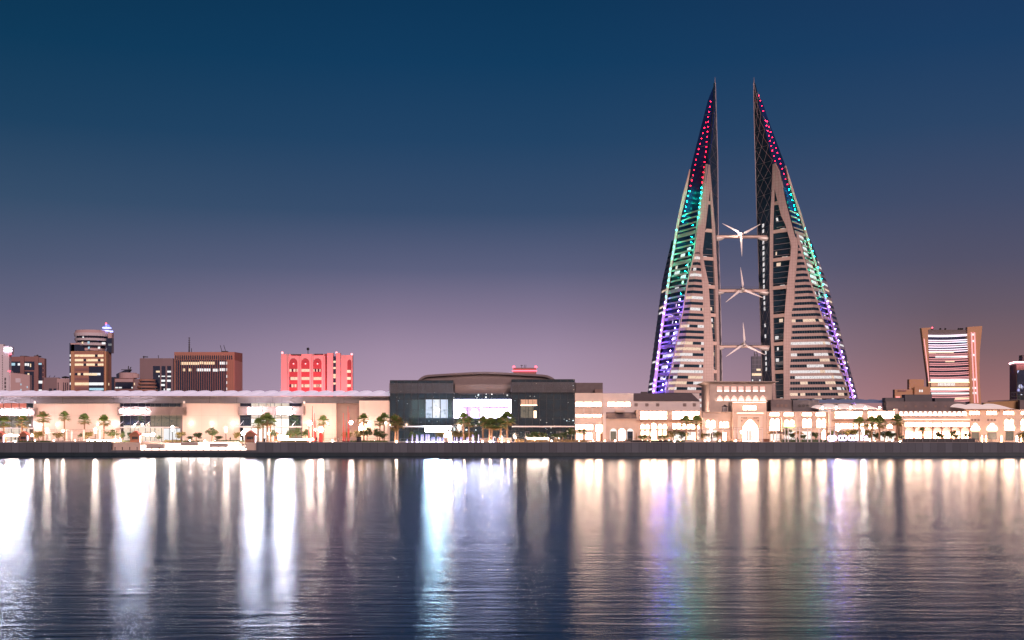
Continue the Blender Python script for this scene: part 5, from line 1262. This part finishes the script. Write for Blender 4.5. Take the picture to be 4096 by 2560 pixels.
# px centre, centre row, radius in px, distance, kind, label
trees = [(155,1736,20,430,3,'bright sparse tree beside the leftmost lamp post'),(233,1741,19,430,3,'sparse tree under the left end of the steel pergola'),(349,1738,19,430,3,'light bushy tree under the middle of the steel pergola'),(322,1744,9,432,1,'little shrub left of the bushy tree under the pergola'),
 (449,1740,22,428,0,'dark leaved tree at the left edge of the dark glazed bay'),(488,1740,13,428,0,'narrow tree before the dark glazed bay'),(530,1737,18,430,2,'dark round tree left of the brown hut'),(636,1752,10,426,0,'small bush before the lit glass doors'),(722,1737,17,428,3,'pale tree right of the lit glass doors'),
 (757,1750,13,424,2,'dark round bush beside the large dark tree'),(785,1740,21,424,2,'large dark tree at the quay edge before the second cream wall'),(848,1736,24,430,0,'spreading tree before the second cream wall'),(880,1752,17,422,2,'very dark round shrub above the lit steps'),(948,1735,12,434,3,'thin pale tree at the left edge of the warm glazed bay'),
 (1088,1738,17,428,0,'round tree right of the palm clump'),(1160,1740,16,430,0,'left tree of the row before the right glazed bay'),(1185,1732,20,432,0,'middle tree of the row before the right glazed bay'),(1222,1734,14,432,0,'right tree of the row before the right glazed bay'),
 (1388,1738,18,430,3,'thin tree standing before the white lit entrance'),(1440,1732,20,430,3,'pale left part of the tree row by the glass building'),(1468,1734,22,428,0,'middle tree of the row by the glass building'),(1510,1736,20,428,0,'right tree of the row by the glass building'),(1530,1738,16,430,2,'last dark tree of the row by the glass building'),
 (1650,1742,14,434,0,'small tree behind the left fountain jets'),(1762,1738,18,430,3,'pale tree before the bright entrance screen'),(1826,1738,20,426,3,'left golden shrub at the foot of the tall palm'),(1848,1744,16,424,3,'middle golden shrub at the foot of the tall palm'),(1876,1738,17,426,3,'right golden shrub at the foot of the tall palm'),
 (1905,1742,12,432,0,'small tree before the dark curtain wall'),(2120,1742,16,430,2,'leftmost dark shrub before the right glass wing'),(2150,1736,20,432,2,'second dark shrub before the right glass wing'),(2180,1738,18,432,2,'third dark shrub before the right glass wing'),(2222,1742,18,430,2,'fourth dark shrub before the right glass wing'),(2250,1736,17,432,2,'fifth dark shrub before the right glass wing'),(2286,1730,18,434,0,'tree at the right corner of the glass building'),
 (2562,1746,11,434,2,'left small tree right of the round arches'),(2583,1743,11,434,2,'second small tree right of the round arches'),(2600,1748,8,434,2,'third small tree right of the round arches'),(2642,1746,11,432,2,'little tree left of the palm pair'),(2660,1744,12,432,2,'round tree left of the palm pair'),
 (2694,1733,20,430,3,'light dotted tree left of the palm pair'),(2742,1738,25,428,2,'big dark tree under the left palm of the pair'),(2810,1741,16,430,3,'golden tree left of the tall lamp post'),(2842,1741,14,430,3,'small golden tree right of the tall lamp post'),(2868,1737,19,430,3,'larger golden tree right of the tall lamp post'),
 (3146,1728,16,432,0,'left green tree under the right pergola'),(3165,1736,14,432,2,'dark tree under the right pergola'),(3210,1744,13,432,2,'small dark tree in the middle of the right pergola'),(3262,1733,14,432,2,'dark upright tree under the right pergola'),(3325,1738,13,430,0,'tree behind the first ring of the ring sign'),
 (3405,1731,22,428,3,'golden tree behind the ring sign'),(3470,1732,22,428,3,'golden tree right of the thin dark lamp post'),(3500,1738,15,430,2,'dark tree under the broad palm'),(3538,1732,20,430,2,'left tree before the bright shop windows'),(3566,1736,18,430,2,'right tree before the bright shop windows'),(3606,1746,12,430,2,'low dark tree left of the columned arcade'),
 (3750,1730,13,434,2,'left tree before the columned arcade'),(3768,1740,12,434,2,'second tree before the columned arcade'),(3808,1724,14,436,2,'third tree before the columned arcade'),(3822,1742,12,434,2,'fourth tree before the columned arcade'),(3868,1742,13,434,0,'last tree at the right end of the columned arcade'),(4088,1738,14,432,3,'tree at the right edge by the bright doorway')]
for px, py, r_, D, k, lab in trees:
    ht = max(1.4, Z(py-r_*.75,D)-GZ); rr = r_*D/F
    place(TP[k], (X(px,D),D,GZ), (rr/1.02, rr/1.02, ht/2.9), rp.uniform(0,6), lab, 'tree' if r_ > 10 else 'shrub', 'small trees along the promenade')
# hedges
def hedge(a, b, D, h, lab, key='leaf', w=1.0):
    x0, x1 = X(a,D), X(b,D); t = thing('hedge', lab, 'hedge', ((x0+x1)/2, D, GZ), 'hedges along the promenade')
    g = MB(); g.box(x0+.1,x1-.1,D+.1,D+w-.1,GZ,GZ+h*.75); n = int((x1-x0)*26)
    for _ in range(n):
        p = Vector((rp.uniform(x0,x1), D+rp.uniform(0,w), GZ+rp.uniform(.1,h))); a_ = Vector((rp.uniform(-1,1),rp.uniform(-1,1),rp.uniform(-1,1))).normalized(); b_ = a_.orthogonal().normalized(); l = .16
        g.poly([p-a_*l,p+b_*l*.6,p+a_*l,p-b_*l*.6])
    g.build('foliage', key, t)
for a, b, D, h, lab, k in ((68,200,413,.6,'low clipped hedge left of the sloping stone bank','leaf'),(345,445,413,.7,'low hedge before the dark leaved tree','leaf'),(450,560,425.5,.7,'shaded hedge before the brown hut','leaf_dark'),(655,725,425.2,.8,'flowering hedge before the lit glass doors','leaf_gold'),(728,812,425.2,.5,'grassy bank left of the lit steps','leaf'),(855,975,425.5,.7,'long hedge above the right end of the lit steps','leaf'),
  (1120,1230,414,.7,'hedge with pale flowers before the right glazed bay','leaf_gold'),(1400,1550,415,.7,'hedge before the tree row by the glass building','leaf'),(2505,2600,413,.8,'dark hedge right of the cafe tables','leaf_dark'),(2604,2690,414,.8,'dark hedge behind the bench','leaf_dark'),(2700,2800,416,.7,'hedge under the palm pair','leaf_dark'),(2862,2932,412,.45,'low bright hedge before the great arch','leaf'),
  (3125,3205,418,1.2,'left boxed hedge under the right pergola','leaf_dark'),(3206,3310,418,1.2,'right boxed hedge under the right pergola','leaf_dark'),(3355,3432,413,.8,'hedge under the ring sign','leaf_dark'),(3625,3885,434,.9,'long hedge at the foot of the columned arcade','leaf_dark')): hedge(a,b,D,h,lab,k)
# flower stalks
gs = MB()
for _ in range(420):
    px = 2060+rp.random()*290; D = 412+rp.random()*3; p = P3(px,1765,D); p.z = GZ
    gs.tube(p, p+Vector((rp.uniform(-.2,.2),0,rp.uniform(.5,1.1))), .07, .03, 3)
mat('reed', (0.55,0.38,0.16), .8, var=.35, sc_=2); tag(gs.build('ornamental_grass','reed'), 'row of golden ornamental grass lit from below along the quay before the right glass wing', 'grass', kind='stuff')
# lamp posts with lit heads
def lantern(px, py, D, lab, r=.28, pw=900, col=(1,.68,.48), key='lamp_white', style='tube'):
    t = thing('lamp_post', lab, 'street lamp', (X(px,D),D,GZ), 'lamp posts on the promenade'); top = Z(py,D); b = Vector((X(px,D),D,GZ))
    if style == 'tube':
        MB().lathe(b,[(.22,0),(.14,.3),(.12,top-GZ-.9)],8).build('pole','metal_dark',t)
        MB().lathe((b.x,b.y,top-.9),[(.16,0),(.34,1.5),(.3,1.6)],10).build('lamp_head',key,t)
    else:
        MB().lathe(b,[(.12,0),(.07,.3),(.06,top-GZ-r)],8).build('pole','metal_grey',t)
        MB().ball((b.x,b.y,top),r,n=10).build('lamp_globe',key,t)
    lamp(t, (b.x,b.y-.1,top+(.9 if style=='tube' else 0)+.2), pw*.5, col, .3)
for px, py, D, lab in ((188,1722,420,'dark lamp post with a glowing head left of the steel pergola'),(381,1722,420,'dark lamp post with a glowing head before the right part of the steel pergola'),(690,1712,424,'slim lamp post with a glowing head right of the lit glass doors'),(904,1718,426,'slim dark lamp post above the lit steps'),(2846,1716,412,'tall dark lamp post with an ornate foot left of the great arch'),(3453,1728,414,'thin dark lamp post right of the ring sign'),(1800,1712,415,'thick bright lamp post beside the entrance of the glass building'),(2003,1760,440,'short lamp post behind the quay edge palm')): lantern(px,py,D,lab,pw=2600)
for px, py, D, r_, pw, lab in ((42,1738,426,.35,1600,'white globe lamp between the two leftmost huts'),(128,1741,424,.45,1800,'globe lamp right of the red roofed hut'),(252,1724,428,.4,1500,'white globe lamp hanging at the pergola'),(120,1700,440,.12,600,'small globe lamp at the edge of the leftmost bay'),(612,1738,424,.75,2600,'very bright round floodlight before the lit glass doors'),(538,1700,446,.3,900,'bluish lamp over the brown hut canopy'),
  (973,1733,424,.8,2800,'very bright starry lamp left of the brown hut by the palms'),(1075,1735,428,.7,2400,'bright lamp inside the palm clump'),(1120,1745,430,.8,2200,'bright lamp between the round trees'),(1238,1692,436,.95,3200,'big white glowing lamp left of the red poles'),(1284,1718,424,1.0,3200,'big white glowing lamp above the red cone'),(1260,1719,424,.35,600,'small lamp between the red poles'),
  (1404,1690,430,.75,3000,'bright lamp on a mast before the recessed entrance'),(1560,1699,414,.2,900,'small lamp on a bracket at the corner palm pair'),(2060,1750,415,.3,1500,'small lamp left of the golden grasses'),(2235,1752,434,.35,1500,'low lamp among the dark shrubs'),(2760,1750,424,.5,1700,'bluish bright ground lamp under the palm pair'),(3352,1716,424,.75,2600,'round glowing globe right of the white column')):
    lantern(px,py,D,lab,r_*.8,pw,style='globe')
# ground uplights seen as bright dots
MARKS = [(1586,'at the pale palm pair'),(1858,'at the tall palm in the golden shrubs'),(1930,'at the palm right of the hall window'),(1962,'at the two slim quay edge palms'),(2007,'at the palm left of the square planter'),(2033,'at the largest palm'),(60,'before the leftmost glazed bay'),(215,'before the first cream wall'),(300,'under the steel pergola'),(470,'at the dark glazed bay'),(700,'by the lit glass doors'),(860,'before the second cream wall'),(1100,'near the palm clump'),(1330,'before the recessed entrance'),(1500,'in the tree row by the glass building'),(2200,'among the dark shrubs of the glass building'),(2372,'before the tall pale block'),(2460,'before the round arches'),(2600,'among the little trees right of the arches'),(2690,'under the light dotted tree'),(2780,'at the palm pair'),(2860,'at the golden trees'),(2940,'just left of the great arch'),(3100,'at the parasols'),(3210,'under the right pergola'),(3510,'under the broad palm'),(3590,'left of the columned arcade'),(3770,'at the arcade columns'),(3936,'on the pier left of the clover niche'),(4006,'on the pier right of the clover niche'),(4075,'at the right photo edge')]
ucount = {}
def ulabel(px):
    m_ = min(MARKS, key=lambda q: abs(q[0]-px))[1]; ucount[m_] = ucount.get(m_, 0)+1
    return '%s small bright uplight in the paving %s' % (ORD[ucount[m_]-1], m_)
i = 0
for px in (2570,2590,2630,2650,2676,2700,2722,2780,2820,2835,2880,2900,2940,2945,3070,3095,3130,3190,3232,3480,3500,3520,3545,3570,3600,3694,3727,3738,3766,3803,3842,3928,3944,4006,4068,4085,2460,2420,2372,2318,2205,2140,2033,2007,1962,1930,1858,1586,1500,1445,1330,1180,1010,860,820,760,700,560,470,300,215,140,60,20):
    D = 430+rp.random()*8 if not 1580 < px < 2040 else 411.3; t = thing('ground_light', ulabel(px), 'ground light', (X(px,D),D,GZ), 'uplights set in the promenade'); i += 1
    h = .5 if px < 3900 else 2.0
    MB().lathe((X(px,D),D,GZ),[(.16,0),(.2,h*.6),(.08,h)],8).build('lens','lamp_warm' if px > 1700 and px % 3 else 'lamp_white',t)
    lamp(t,(X(px,D),D-.3,GZ+h+.3), (330 if 1550 > px else 170) if not 1580 < px < 2040 else 420, (1,.64,.46) if px > 2300 else (1,.62,.46), .15)
# steel pergolas
def pergola(a, b, D, py, n, lab, roof=True):
    t = thing('pergola', lab, 'pergola', (X((a+b)/2,D),D,GZ), 'pergolas on the promenade'); zt = Z(py,D); d = 5
    for k in range(n):
        x = X(a,D)+(X(b,D)-X(a,D))*k/(n-1)
        for y in (D, D+d): MB().box(x-.14,x+.14,y-.14,y+.14,GZ,zt).build('post','steel_pale',t)
    for y in (D, D+d):
        for z in (zt, zt-.65): MB().box(X(a,D)-.2,X(b,D)+.2,y-.1,y+.1,z,z+.16).build('beam','louvre',t)
    if roof:
        q = MB(); m_ = int((X(b,D)-X(a,D))/1.4)
        for k in range(m_): x = X(a,D)+1.4*k; q.tube((x,D+.1,zt-.45),(x+1.1,D+d-.1,zt+.0),.05,n=4)
        q.build('slats','wood',t)
pergola(199,333,428,1719,3,'left steel pergola before the first cream wall'); pergola(337,462,428,1719,3,'right steel pergola before the first cream wall')
pergola(2800,3050,412,1712,6,'slim steel pergola before the great arch'); pergola(3107,3337,413,1710,6,'steel pergola with white posts left of the ring sign')
# market huts
def hut(px, D, w, lab, key='wood', lit=True):
    h = GZ+2.3; x = X(px,D); t = thing('market_hut', lab, 'hut', (x,D,GZ), 'wooden market huts'); hw = w*D/F/2
    MB().prism([(x-hw,GZ),(x+hw,GZ),(x+hw,h),(x,h+hw*.75),(x-hw,h)],D,D+2.6).build('walls',key,t)
    MB().prism([(x-hw-.3,h-.1),(x,h+hw*.75+.1),(x+hw+.3,h-.1),(x+hw+.3,h+.12),(x,h+hw*.75+.38),(x-hw-.3,h+.12)],D-.3,D+2.9).build('roof','roof_red',t)
    MB().box(x-hw*.6,x+hw*.6,D-.08,D-.01,GZ+1.0,GZ+1.9).build('hatch','cloth_dark',t)
    if lit: MB().box(x+hw+.05,x+hw+.25,D-.4,D-.2,GZ,GZ+2.2).build('light_post','hut_blue',t)
mat('roof_red',(0.5,0.14,0.10),.7,var=.15); emit('hut_blue',(0.7,0.75,1.0),5)
hut(-3,418,34,'leftmost reddish hut cut by the photo edge'); hut(93,418,34,'reddish gabled hut at the left end of the quay'); hut(540,416,40,'dark brown hut with a wide roof before the dark glazed bay'); hut(1000,416,42,'dark brown hut left of the palm clump','wood'); hut(1108,430,26,'small brown hut right of the palm clump','wood',False)
g = MB()
def fairy(a, b, py, D, lab):
    t = thing('string_lights', lab, 'string lights', P3((a+b)/2,py,D), 'strings of lights')
    q = MB(); n = int((b-a)/6)
    for k in range(n+1): f = k/max(1,n); q.ball(P3(a+(b-a)*f, py+2*math.sin(f*math.pi), D), .22, n=5)
    q.build('bulbs','lamp_white',t); q = MB(); q.tube(P3(a,py-1,D),P3(b,py-1,D),.03,n=3); q.build('cable','metal_dark',t)
fairy(20,80,1740,419,'bright string of lamps between the two leftmost huts'); fairy(575,612,1738,417,'string of bright lamps right of the dark brown hut'); fairy(1118,1150,1746,420,'string of lamps between the palm clump and the round trees'); fairy(350,482,1761,424,'low row of lamps along the first cream wall'); fairy(1115,1250,1757,420,'low row of lamps before the right glazed bay'); fairy(2112,2190,1753,418,'golden row of lamps behind the ornamental grass')
# red poles
def redpole(px, py, D, lab, key='red_paint'):
    t = thing('red_pole', lab, 'pole', (X(px,D),D,GZ), 'red poles'); b = Vector((X(px,D),D,GZ))
    MB().lathe(b,[(.30,0),(.2,2),(.07,Z(py,D)-GZ)],8).build('shaft',key,t); MB().lathe(b,[(.5,0),(.5,.25),(.2,.3)],8).build('foot','metal_dark',t)
for px, py, lab in ((1235,1700,'short red pole at the left of the red poles'),(1250,1624,'tallest red pole left of the lone palm'),(1258,1652,'second tall red pole left of the lone palm'),(1263,1682,'short red pole left of the lone palm'),(1373,1652,'left red pole before the recessed wall'),(1380,1680,'short red pole before the recessed wall'),(1392,1625,'tallest red pole before the recessed wall'),(1396,1650,'right red pole before the recessed wall')): redpole(px,py,420+rp.random()*2,lab)
t = thing('red_booth','red booth under the big glowing lamp','booth',(X(1283,422),422,GZ)); b = P3(1283,1765,422); b.z = GZ
MB().lathe(b,[(.75,0),(.75,2.7),(.85,2.75),(.1,3.3)],12).build('body','red_paint',t)
# fountain jets
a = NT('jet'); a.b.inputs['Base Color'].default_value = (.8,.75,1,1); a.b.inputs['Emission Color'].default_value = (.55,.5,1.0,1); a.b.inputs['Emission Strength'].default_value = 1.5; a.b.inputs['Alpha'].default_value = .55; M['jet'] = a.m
emit('jet_foot',(.6,.55,1.0),14)
k = 0; jc = {}
for px, hpx, D in ((1629,12,411.5),(1649,30,411.5),(1666,30,411.6),(1671,29,411.6),(1685,30,411.5),(1689,31,411.5),(1694,30,411.5),(1704,32,411.6),(1708,31,411.6),(1713,32,411.6),(1717,30,411.6),(1728,20,411.5),(1733,21,411.5),(1738,20,411.5),(1751,20,420),(1757,20,420),(1762,19,420),(1773,22,420),(1797,21,420),(1805,20,420),(1818,20,420),(1827,20,420),(1843,19,420),(1848,20,420),(1868,19,420),(1873,20,420),(1890,31,411.5),(1894,28,411.5),(1914,30,414),(1973,20,420)):
    k += 1; tl = hpx > 24; jc[tl] = jc.get(tl,0)+1; t = thing('fountain_jet','%s %s lilac lit water jet from the left' % (ORD[jc[tl]-1], 'tall' if tl else 'low'),'fountain jet',(X(px,D),D,GZ),'fountain jets before the glass building'); b = Vector((X(px,D),D,GZ))
    MB().lathe(b,[(.16,.15),(.12,hpx*.05),(.05,hpx*D/F*1.05)],6).build('water_column','jet',t); MB().lathe(b,[(.3,0),(.3,.12),(.12,.2)],8).build('nozzle','jet_foot',t)
# planters, bins, tables, parasols
def planter(px, w, h, D, lab, key='planter'):
    t = thing('planter', lab, 'planter', (X(px,D),D,GZ), 'square planters'); hw = w*D/F/2
    q = MB(); q.box(X(px,D)-hw,X(px,D)+hw,D,D+2*hw,GZ,GZ+h); q.box(X(px,D)-hw-.08,X(px,D)+hw+.08,D-.08,D+2*hw+.08,GZ+h,GZ+h+.12); q.build('tub',key,t)
planter(1937,32,1.3,418,'square stone planter under the palm right of the hall window'); planter(2030,34,1.4,418,'square stone planter under the largest palm'); planter(1784,17,1.5,418,'stone block among the middle fountain jets'); planter(1435,17,1.7,412,'round grey tub left of the glass building tree row','cloth_dark'); planter(1992,7,1.3,412,'small dark bin at the quay edge','wood'); planter(1057,7,1.2,412,'dark pot in the palm clump','cloth_dark')
planter(2540,75,.5,411.5,'long dark flat planter right of the cafe tables','cloth_dark'); planter(2650,34,.5,411.5,'low dark bench like planter left of the palm pair','cloth_dark'); planter(3065,24,.9,428,'striped brown counter right of the great arch','wood'); planter(3582,7,1.4,411.5,'small striped litter bin near the lone tall palm','wood')
def cafe(px, D, lab, key='wood'):
    t = thing('cafe_table', lab, 'table', (X(px,D),D,GZ), 'cafe tables'); b = Vector((X(px,D),D,GZ))
    MB().lathe(b,[(.3,0),(.3,.04),(.05,.06),(.05,.7),(.5,.72),(.5,.77)],10).build('top_and_stem',key,t)
    for s in (-1,1):
        q = MB(); x = b.x+s*.85; cl = lab.replace('cafe table', 'cafe table, its %s chair' % ('left' if s < 0 else 'right'))
        cl = ('%s chair of the ' % ('left' if s < 0 else 'right')) + lab
        for dx in (-.2,.2):
            for dy in (-.2,.2): q.box(x+dx-.03,x+dx+.03,D+dy-.03,D+dy+.03,GZ,GZ+.45)
        q.box(x-.25,x+.25,D-.25,D+.25,GZ+.45,GZ+.5); q.box(x+s*.2,x+s*.25,D-.25,D+.25,GZ+.5,GZ+.95); tag(q.build('cafe_chair',key,None,org=(x,D,GZ)), cl, 'chair', 'cafe chairs')
for i_, px in enumerate((2438,2457,2474,2494,2508)): cafe(px,436,'%s cafe table from the left before the round arches' % ORD[i_])
for i_, px in enumerate((2880,2898,2924,2958,2966)): cafe(px,436,'%s cafe table from the left beside the great arch' % ORD[i_])
for i_, px in enumerate((3886,3900,3912)): cafe(px,418,'%s dark cafe table from the left before the clover niches' % ORD[i_],'cloth_dark')
def parasol(px, py, D, lab, key='canvas_tan'):
    t = thing('parasol', lab, 'parasol', (X(px,D),D,GZ), 'square parasols'); zt = Z(py,D); b = Vector((X(px,D),D,GZ))
    MB().lathe(b,[(.05,0),(.05,zt-GZ)],6).build('pole','wood',t)
    q = MB(); s = 1.6; c = (b.x,b.y,zt); zc = zt-.75; P_ = [(b.x-s,b.y-s,zc),(b.x+s,b.y-s,zc),(b.x+s,b.y+s,zc),(b.x-s,b.y+s,zc)]
    for k_ in range(4): q.poly([P_[k_],P_[(k_+1)%4],c]); u, v = P_[k_],P_[(k_+1)%4]; q.poly([u,v,(v[0],v[1],zc-.35),(u[0],u[1],zc-.35)])
    q.build('canopy',key,t)
for px, py, D, lab, k_ in ((3092,1723,426,'tan parasol nearest to the great arch','canvas_tan'),(3113,1722,428,'olive parasol behind the left end of the right pergola','stone_brown'),(3192,1724,430,'dark parasol under the middle of the right pergola','canvas_tan')): parasol(px,py,D,lab,k_)
# closed parasols
for px, D, lab in ((2948,424,'closed tan parasol just left of the great arch'),(2545,424,'closed tan parasol right of the round arches')):
    t = thing('closed_parasol', lab, 'parasol', (X(px,D),D,GZ)); MB().lathe((X(px,D),D,GZ),[(.05,0),(.05,.8),(.28,1.0),(.12,3.0),(.03,3.3)],8).build('canopy','canvas_tan',t)
# ring sign
emit('ring_light',(0.72,0.62,1.0),7)
DRr = 412.5
t = thing('ring_sign','row of glowing lilac rings and letters standing at the quay edge','sign',(X(3390,DRr),DRr,GZ))
for px, py, r_ in ((3322,1754,10.5),(3335,1753,10),(3363,1752,9.5),(3377,1752,9.5),(3403,1752,9.5),(3417,1752,9.5)):
    q = MB(); c = P3(px,py,DRr); rm = r_*DRr/F; n = 20
    for k_ in range(n):
        u, v = k_*2*math.pi/n, (k_+1)*2*math.pi/n; q.tube(c+Vector((rm*math.cos(u),0,rm*math.sin(u))), c+Vector((rm*math.cos(v),0,rm*math.sin(v))), .16, n=5)
    q.build('ring','ring_light',t)
def letter(segs, nm):
    q = MB()
    for (a1,b1),(a2,b2) in segs: q.tube(P3(a1,b1,DRr),P3(a2,b2,DRr),.13,n=5)
    q.build(nm,'ring_light',t)
letter([((3432,1745),(3432,1760))],'letter'); letter([((3444,1745),(3444,1760)),((3444,1745),(3451,1746)),((3451,1746),(3451,1752)),((3451,1752),(3444,1752)),((3446,1752),(3452,1760))],'letter')
letter([((3470,1746),(3459,1746)),((3459,1746),(3459,1752)),((3459,1752),(3470,1754)),((3470,1754),(3470,1760)),((3470,1760),(3458,1760))],'letter')
MB().pb(3308,1764,3474,1767,DRr-.1,.5).build('base','metal_dark',t)
# railings along the quay edge
def railing(a, b, D, h, lab, key='metal_grey', step=30):
    t = thing('railing', lab, 'railing', (X((a+b)/2,D),D,GZ), 'railings along the quay'); n = max(2, int((b-a)/step)+1)
    for k_ in range(n):
        x = X(a,D)+(X(b,D)-X(a,D))*k_/(n-1); MB().box(x-.05,x+.05,D-.05,D+.05,GZ,GZ+h).build('post',key,t)
    q = MB(); q.box(X(a,D),X(b,D),D-.04,D+.04,GZ+h,GZ+h+.06); q.box(X(a,D),X(b,D),D-.015,D+.015,GZ+h*.55,GZ+h*.55+.03); q.build('rail',key,t)
for a, b, D, lab, h in ((0,440,410.4,'steel railing at the left end of the quay',1.1),(450,560,425,'steel railing behind the retaining wall',1.2),(975,1040,411,'steel railing before the dark brown hut by the palms',1.5),(1290,1560,410.5,'long thin railing left of the glass building',1.3),(1600,1880,410.4,'low railing behind the fountain jets',1.25),(2040,2200,410.4,'railing before the golden grass',1.0),(2500,2740,410.5,'railing before the dark hedges',1.3),
  (2950,3050,410.6,'thin railing before the great arch',1.0),(3100,3340,411,'railing along the right pergola',1.2),(3600,3900,410.5,'glass railing before the columned arcade',1.5),(3900,4096,410.5,'railing at the right end of the quay',1.4)): railing(a,b,D,h,lab)
MB_ = MB().pb(3612,1756,3900,1768,411.2,.05)
a = NT('dark_panel'); a.b.inputs['Base Color'].default_value = (.04,.04,.045,1); a.b.inputs['Roughness'].default_value = .3; M['dark_panel'] = a.m
t = thing('glass_screen','dark glass screen behind the railing before the columned arcade','screen',(X(3750,411.2),411.2,GZ)); MB().pb(3612,1754,3900,1769.5,411.2,.06).build('panel','dark_panel',t)
# low stone banks and kerbs at the quay edge
def bank(pts, D, dep, lab, key='stone_warm'):
    t = thing('low_wall', lab, 'low wall', (X(pts[0][0],D),D,GZ), 'low walls at the quay edge'); MB().pprism(pts,D,dep).build('block',key,t)
bank([(198,1770),(345,1770),(335,1763),(210,1763)],412,2,'sloping pale stone bank at the quay edge left of the lit steps')
bank([(2740,1770),(2862,1770),(2862,1763.5),(2740,1763.5)],411.2,.8,'low pale wall under the palm pair'); bank([(3430,1770),(3590,1770),(3590,1763.5),(3430,1763.5)],411.2,.8,'low pale wall right of the ring sign'); bank([(2350,1770),(2530,1770),(2520,1766),(2370,1766)],411.3,3,'pale paved ramp before the round arches')
# people
def person(px, D, lab, top, leg, face=0, stride=.16, h=1.75, z=GZ):
    t = thing('person', lab, 'person', (X(px,D),D,z), None, face)
    J = [(0,0,.95),(0,0,1.2),(0,0,1.42),(0,0,1.52),(0,-.01,1.64),(0,-.01,1.74), (-.17,0,1.42),(-.23,.03,1.15),(-.22,-.08,.9),(-.22,-.1,.82), (.17,0,1.42),(.23,-.02,1.15),(.22,-.12,.92),(.22,-.14,.84), (-.1,0,.9),(-.1,-stride*.5,.5),(-.1,-stride*.3,.07),(-.1,-stride*.3-.16,.03), (.1,0,.9),(.1,stride*.3,.5),(.1,stride,.09),(.1,stride-.14,.03)]
    Rr_ = [.15,.13,.15,.06,.1,.07,.07,.05,.04,.03,.07,.05,.04,.03,.1,.07,.045,.035,.1,.07,.045,.035]
    Ed = [(0,1),(1,2),(2,3),(3,4),(4,5),(2,6),(6,7),(7,8),(8,9),(2,10),(10,11),(11,12),(12,13),(0,14),(14,15),(15,16),(16,17),(0,18),(18,19),(19,20),(20,21)]
    me = bpy.data.meshes.new('body'); me.from_pydata([(x,y,zz*h/1.75) for x,y,zz in J], Ed, []); me.materials.append(M[leg]); me.update()
    o_ = bpy.data.objects.new('body', me); COL.objects.link(o_); o_.parent = t
    sk = o_.modifiers.new('skin','SKIN'); sk.use_smooth_shade = True
    lay = me.skin_vertices[0].data if me.skin_vertices else None
    if lay:
        for v_, r_ in zip(lay, Rr_): v_.radius = (r_, r_*.8)
        lay[0].use_root = True
    o_.modifiers.new('sub','SUBSURF').levels = 1
    MB().lathe((X(px,D),D,z+.9*h/1.75),[(.19,0),(.2,.3),(.22,.5),(.1,.6)],10).build('shirt',top,t)
    MB().ball((X(px,D),D+.02,z+1.68*h/1.75),.11,n=8).build('hair','cloth_dark',t)
for px, D, lab, tp, lg, fc, st_ in ((61,416,'person in dark clothes walking beside the red roofed hut','cloth_dark','cloth_dark',0,.25),(73,417,'person in dark clothes standing near the red roofed hut','cloth_dark','cloth_dark',.6,.1),(921,424.8,'person in dark clothes standing on the bank above the lit steps','cloth_dark','cloth_dark',.4,.1),(1266,414,'person in dark clothes standing at the red poles','cloth_dark','cloth_dark',1.2,.12),(1340,414,'slim person in tan clothes before the white entrance','canvas_tan','stone_brown',0,.1),(1353,414,'person in pale clothes right of the slim one before the white entrance','cloth_pale','stone_brown',.5,.12),(3190,422,'person in a dark top standing under the right pergola','cloth_dark','cloth_dark',.3,.1)): person(px,D,lab,tp,lg,fc,st_)
